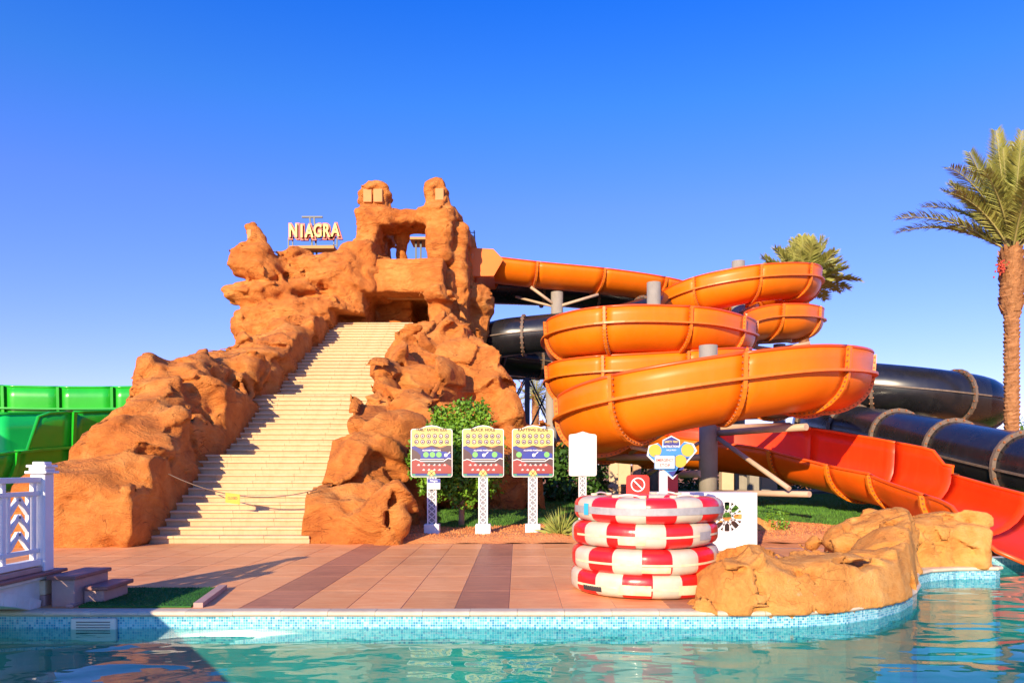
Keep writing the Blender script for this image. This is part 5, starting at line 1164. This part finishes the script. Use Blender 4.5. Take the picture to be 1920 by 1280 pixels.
# ================================================================ PLANTS
def leaf_cloud(centers, n, size, seed, aspect=.5, shell=.55, org=(0,0,0)):
    r = np.random.default_rng(seed); V = []; tot = sum(c[3]*c[4]*c[5] for c in centers) 
    for (cx_, cy_, cz_, rx, ry, rz) in centers:
        k = int(n*rx*ry*rz/tot); dv = r.normal(size=(k,3)); dv /= np.linalg.norm(dv,axis=1)[:,None]; rad = (shell+(1-shell)*r.random(k)**.6)[:,None]
        # knobbly surface
        rad *= (1+.38*vnoise(dv[:,0]*3+cx_,dv[:,1]*3+cy_,dv[:,2]*3,seed))[:,None]
        P = dv*rad*np.array([rx,ry,rz])+np.array([cx_,cy_,cz_]); nrm = dv*.6+r.normal(size=(k,3))*.7+np.array([0,0,.3]); nrm /= np.linalg.norm(nrm,axis=1)[:,None]
        tx = np.cross(nrm,r.normal(size=(k,3))); tx /= np.linalg.norm(tx,axis=1)[:,None]; ty = np.cross(nrm,tx); s_ = (size*r.uniform(.6,1.3,k))[:,None]
        V.append(np.stack([P-tx*s_, P+ty*s_*aspect, P+tx*s_, P-ty*s_*aspect],1))
    V = np.concatenate(V).reshape(-1,3)-np.array(org); return V, np.arange(len(V)).reshape(-1,4)
d = 17.6
def lobe(px, py, rp_, dd=0, f=1.0): p = at(px,py,d+dd); r_ = rp_*d/F; return (p.x,p.y,p.z,r_,r_*.9,r_*f)
cs = [lobe(850,850,62),lobe(800,860,40),lobe(905,850,44),lobe(835,800,40,.2),lobe(880,795,40,.1,1.2),lobe(905,790,22,0,1.4),lobe(868,775,22,0,1.3),lobe(815,905,36),lobe(870,910,42,-.2),lobe(915,895,34,.2),lobe(790,830,26),lobe(905,775,18,0,1.5),lobe(782,880,22),lobe(935,870,22),lobe(830,780,22),lobe(850,860,55,.6)]
b0 = at(866,1000,d); b0.z = .1; t = thing('small_tree','small dense green tree on thin trunk behind the information signs','tree',tuple(b0))
V, Q = leaf_cloud(cs, 14000, .056, 21, .5, .3, tuple(b0)); child('crown',np_mesh('crown',V,Q,'leaf',False),t)
m = MB(); tt = at(862,915,d); m.tube([(b0.x,b0.y,0),(b0.x-.01,b0.y,.4),(b0.x+.02,b0.y,.8),(tt.x,tt.y,1.2),(tt.x-.05,tt.y,1.9)],[.085,.07,.062,.055,.03],10); m.build('trunk','bark',t)
for (px,py) in ((805,860),(915,850),(840,810),(885,800)): q = at(px,py,d); MB().tube([(tt.x,tt.y,1.1),((tt.x+q.x)/2,d,(1.1+q.z)/2-.05),q],[.04,.03,.015],6).build('limb','bark',t)

def frond_mesh(L, droop, seed, nl=46, leaf=.42, lw=.022):
    r = random.Random(seed); V = []; Fc = []; mi = []
    pts = []
    for k in range(13): u = k/12; pts.append(Vector((L*u*(1-.12*u*u*droop), 0, -L*.33*droop*u**2.2)))
    m = MB(); m.tube(pts,[.035*(1-.85*k/12)+.004 for k in range(13)],5,1)
    def P(u): i = min(11,int(u*12)); f = u*12-i; return pts[i].lerp(pts[i+1],f)
    for k in range(nl):
        u = .10+.88*k/(nl-1); p = P(u); tg = (P(min(1,u+.03))-P(max(0,u-.03))).normalized(); ll = leaf*(math.sin(PI*(.12+.80*u))**.7)*r.uniform(.85,1.1)
        for s_ in (-1,1):
            out = (Vector((0,s_,0))*.85+tg*(.55+.45*u)+Vector((0,0,r.uniform(-.05,.5)))).normalized(); tip = p+out*ll+Vector((0,0,-.10*ll)); mid = p+out*ll*.5+Vector((0,0,.02*ll)); wv = tg*lw
            m.add([p-wv*.6,p+wv*.6,mid+wv,tip,mid-wv],[(0,1,2,3,4)],0)
    return m.mesh('frond',['palm_leaf','palm_rib'])
def palm(name, label, base, top, rt, fl, nf, seed, full=True, leaf=.42, nl=46, spread=(8,86), down=0, lw=.022, droops=(.35,.7,1.0,1.35)):
    r = random.Random(seed); t = thing(name,label,'palm',base); B = Vector(base); Tt = Vector(top)
    # ringed trunk built from stacked collars
    m = MB(); n = int((Tt-B).length/.13); prev = None; N = 14; vs = []; fs = []
    for k in range(n+1):
        u = k/n; c = B.lerp(Tt,u)-B; bulge = 1.0
        if full and u > .74: bulge = 1.0+.55*min(1,(u-.74)/.06)*(1-.35*max(0,(u-.9)/.1))
        for (dr, dz) in ((.92,0),(1.12,.09)):
            for q in range(N): a = 2*PI*q/N+.35*k; vs.append((c.x+rt*bulge*dr*(1+.09*r.uniform(-1,1))*math.cos(a), c.y+rt*bulge*dr*(1+.09*r.uniform(-1,1))*math.sin(a), c.z+dz+r.uniform(-.03,.03)))
    rows = 2*(n+1)
    for k in range(rows-1):
        for q in range(N): fs.append((k*N+q,k*N+(q+1)%N,(k+1)*N+(q+1)%N,(k+1)*N+q))
    m.add(vs,fs,0); m.build('trunk','palm_trunk',t,local=True)
    if full:
        m = MB(); 
        for k in range(130):
            a = r.uniform(0,2*PI); z = r.uniform(.76,.99); c = B.lerp(Tt,z)-B; rr_ = rt*1.42; dr = Vector((math.cos(a),math.sin(a),0)); p = c+dr*rr_*.95; sd = Vector((-dr.y,dr.x,0))*.075
            m.add([p-sd,p+sd,p+dr*.12+Vector((0,0,.26))+sd*.5,p+dr*.12+Vector((0,0,.26))-sd*.5,p-dr*.1],[(0,1,2,3),(1,4,2),(4,0,3),(3,2,4)],0)
        o_ = m.build('leaf_stubs','palm_trunk',t,local=True); o_['kind']='stuff'
    kinds = [frond_mesh(fl,dr,seed+q,nl,leaf,lw) for q, dr in enumerate(droops)]
    c = Tt-B
    for k in range(nf):
        u = k/(nf-1); el = spread[0]+(spread[1]-spread[0])*(u**1.15)+r.uniform(-6,6)-down; az = k*2.39996+r.uniform(-.2,.2)
        kk = min(3,max(0,int((1-u)*4+r.uniform(-.5,.5)))); o = child('frond',kinds[kk],t,tuple(c+Vector((math.cos(az)*rt*.5,math.sin(az)*rt*.5,r.uniform(-.1,.15)))),(r.uniform(-.3,.3),-R(el),az)); s_ = r.uniform(.82,1.08); o.scale = (s_,s_,s_)
    return t
pt = at(1897,470,24); t = palm('date_palm','tall date palm with shaggy trunk at the right edge',(pt.x,24,0),tuple(pt),.215,3.6,60,5,True,.60,80,(46,89),0,.020,(.15,.4,.75,1.0))
m = MB(); c = at(1866,508,24)-Vector((pt.x,24,0)); r = random.Random(3)
for k in range(60): p = Vector(c)+Vector((r.gauss(0,.07),r.gauss(0,.07)-.3,r.gauss(0,.10))); m.bbox(p-Vector((.022,.022,.03)),p+Vector((.022,.022,.03)),.008)
o = m.build('date_bunch','dates',t,local=True); o['kind']='stuff'
pt = at(1508,545,48); palm('date_palm','distant palm crown rising behind the highest orange coil',(pt.x,48,0),tuple(pt),.3,3.2,70,9,False,.85,52,(14,86),0,.055,(.2,.4,.7,.9))
pt = at(1004,742,56); palm('date_palm','far palm glimpsed through the steel lattice frame',(pt.x,56,0),tuple(pt),.28,2.6,26,14,False,.5,30,(-20,84))

def spiky(name, label, x, y, z, n, h, seed, mt='yucca_leaf', wid=.016):
    r = random.Random(seed); m = MB()
    for k in range(n):
        a = r.uniform(0,2*PI); el = R(r.uniform(18,86)); L = h*r.uniform(.6,1.1); dr = Vector((math.cos(a)*math.cos(el),math.sin(a)*math.cos(el),math.sin(el))); sd = Vector((-math.sin(a),math.cos(a),0))*wid
        p0 = Vector((r.gauss(0,.04),r.gauss(0,.04),0)); p1 = p0+dr*L*.55; p2 = p0+dr*L+Vector((0,0,-.18*L*math.cos(el)))
        m.add([p0-sd*.6,p0+sd*.6,p1+sd,p2,p1-sd],[(0,1,2,3,4)],0)
    t = thing(name,label,'plant',(x,y,z)); m.build('leaves',mt,t,local=True)['kind']='stuff'; MB().tube([(0,0,-.05),(0,0,.12)],[.06,.04],8).build('stem','bark',t,local=True); return t
spiky('spiky_plant','spiky yellow-green plant beside the stacked tubes',(1050-CX)*15.9/F,15.9,.05,190,.66,4)
spiky('spiky_plant','dark spiky plant behind the red panel and safety sign',(1275-CX)*17.5/F,17.5,.25,120,.75,8,'leaf',.02)
def shrub(label, x, y, z, rx, rz, n, seed, size=.04, mt='leaf'):
    t = thing('shrub',label,'shrub',(x,y,z)); V, Q = leaf_cloud([(0,0,rz*.8,rx,rx,rz),(rx*.5,0,rz*.5,rx*.6,rx*.6,rz*.6),(-rx*.5,.1,rz*.55,rx*.6,rx*.6,rz*.6)],n,size,seed); child('foliage',np_mesh('foliage',V,Q,mt,False),t)
    MB().tube([(0,0,-.05),(.02,0,rz*.7)],[.03,.015],6).build('stem','bark',t,local=True)
shrub('small wispy shrub on the grass right of the white partition',(1455-CX)*16.6/F,16.6,.12,.28,.30,420,31,.035)
for k,(x,y,rx,rz,lab) in enumerate(((1.9,24.5,1.0,1.5,'dark bush between the rock slope and the blank white sign'),(6.0,38,1.8,1.5,'dark green bush behind the nearest grey column'),(9.4,39,2.0,1.3,'dark green bush under the middle of the red chute'),(13.2,36,2.2,1.4,'dark bush below the black tubes'),(17.5,33,2.0,1.6,'broad bush below the right end of the black tube'),(20.3,29,1.8,1.95,'green bush at the foot of the tall date palm'),(14.6,22,1.3,.8,'low bush beneath the nearest black tube'))):
    shrub(lab,x,y,0,rx,rz,2600,50+k,.11,'hedge_leaf')
# hedge and garden behind the green slide
for k,(x,y,rx,rz,lab) in enumerate(((-20.5,33,2.2,1.3,'dark hedge bush at far left under the green slide'),(-17.2,34,1.8,1.1,'dark hedge bush under the green slide near the white post'),(-15.0,30,1.2,.9,'yellow-green bush between the white post and the rock'))):
    shrub(lab,x,y,0,rx,rz,2600,80+k,.11,'hedge_leaf' if k<2 else 'yucca_leaf')
t = thing('garden_wall','low reddish garden wall behind the left rock foot','wall',(-15,22.2,0)); MB().bbox((-22,22.1,-.05),(-11.2,22.4,.42),.02).build('wall','tan_wall',t); MB().bbox((-22,22.05,.422),(-11.2,22.45,.49),.015).build('wall_cap','beige_wall',t)
t = thing('garden_post','short beige post standing behind the left rock wall','post',(-11.9,19.6,0)); MB().cyl((-11.9,19.6,0),(-11.9,19.6,1.0),.09,12).build('shaft','beige_wall',t); MB().cyl((-11.9,19.6,1.0),(-11.9,19.6,1.06),.11,12).build('cap','beige_wall',t)

# low walls and pillars in the garden behind the coils
def lowwall(label, x0, x1, y, h, mt, mt2):
    t = thing('garden_wall',label,'wall',((x0+x1)/2,y,0)); MB().bbox((x0,y,-.05),(x1,y+.35,h),.02).build('wall',mt,t); MB().bbox((x0-.04,y-.05,h+.002),(x1+.04,y+.4,h+.09),.015).build('wall_cap',mt2,t)
lowwall('low shaded beige wall right of the rock slope',1.2,3.5,27.5,.75,'tan_wall','beige_wall')
lowwall('low orange wall under the orange slide left of the red sign',4.2,6.6,31.0,.70,'tan_wall','beige_wall')
lowwall('long low dark green wall on the lawn under the red chute',9.4,15.0,32.0,.45,'steel_dark','column_grey')
def pillar(label, x, y, w_, h, mt):
    t = thing('garden_pillar',label,'pillar',(x,y,0),'pillars in the garden behind the coils'); MB().bbox((x-w_/2,y-w_/2,-.05),(x+w_/2,y+w_/2,h),.02).build('shaft',mt,t); MB().bbox((x-w_/2-.05,y-w_/2-.05,h+.002),(x+w_/2+.05,y+w_/2+.05,h+.12),.015).build('cap',mt,t)
for (px,y,w_,h,mt,lab) in ((1150,29,.35,1.9,'beige_wall','slim beige pillar left of the red no smoking sign'),(1168,33,.6,2.0,'beige_wall','wide pale block just left of the no smoking sign'),(1194,28,.3,1.9,'tan_wall','reddish pillar rising behind the no smoking sign'),(1362,31,.5,2.2,'beige_wall','beige pillar just right of the nearest grey column'),(1392,33,.5,1.6,'column_grey','grey pillar under the red chute'),(1412,31,.4,1.5,'column_grey','second grey pillar under the red chute'),(1438,34,.7,1.3,'beige_wall','short pale pillar under the end of the shaded chute')):
    pillar(lab,(px-CX)*y/F,y,w_,h,mt)
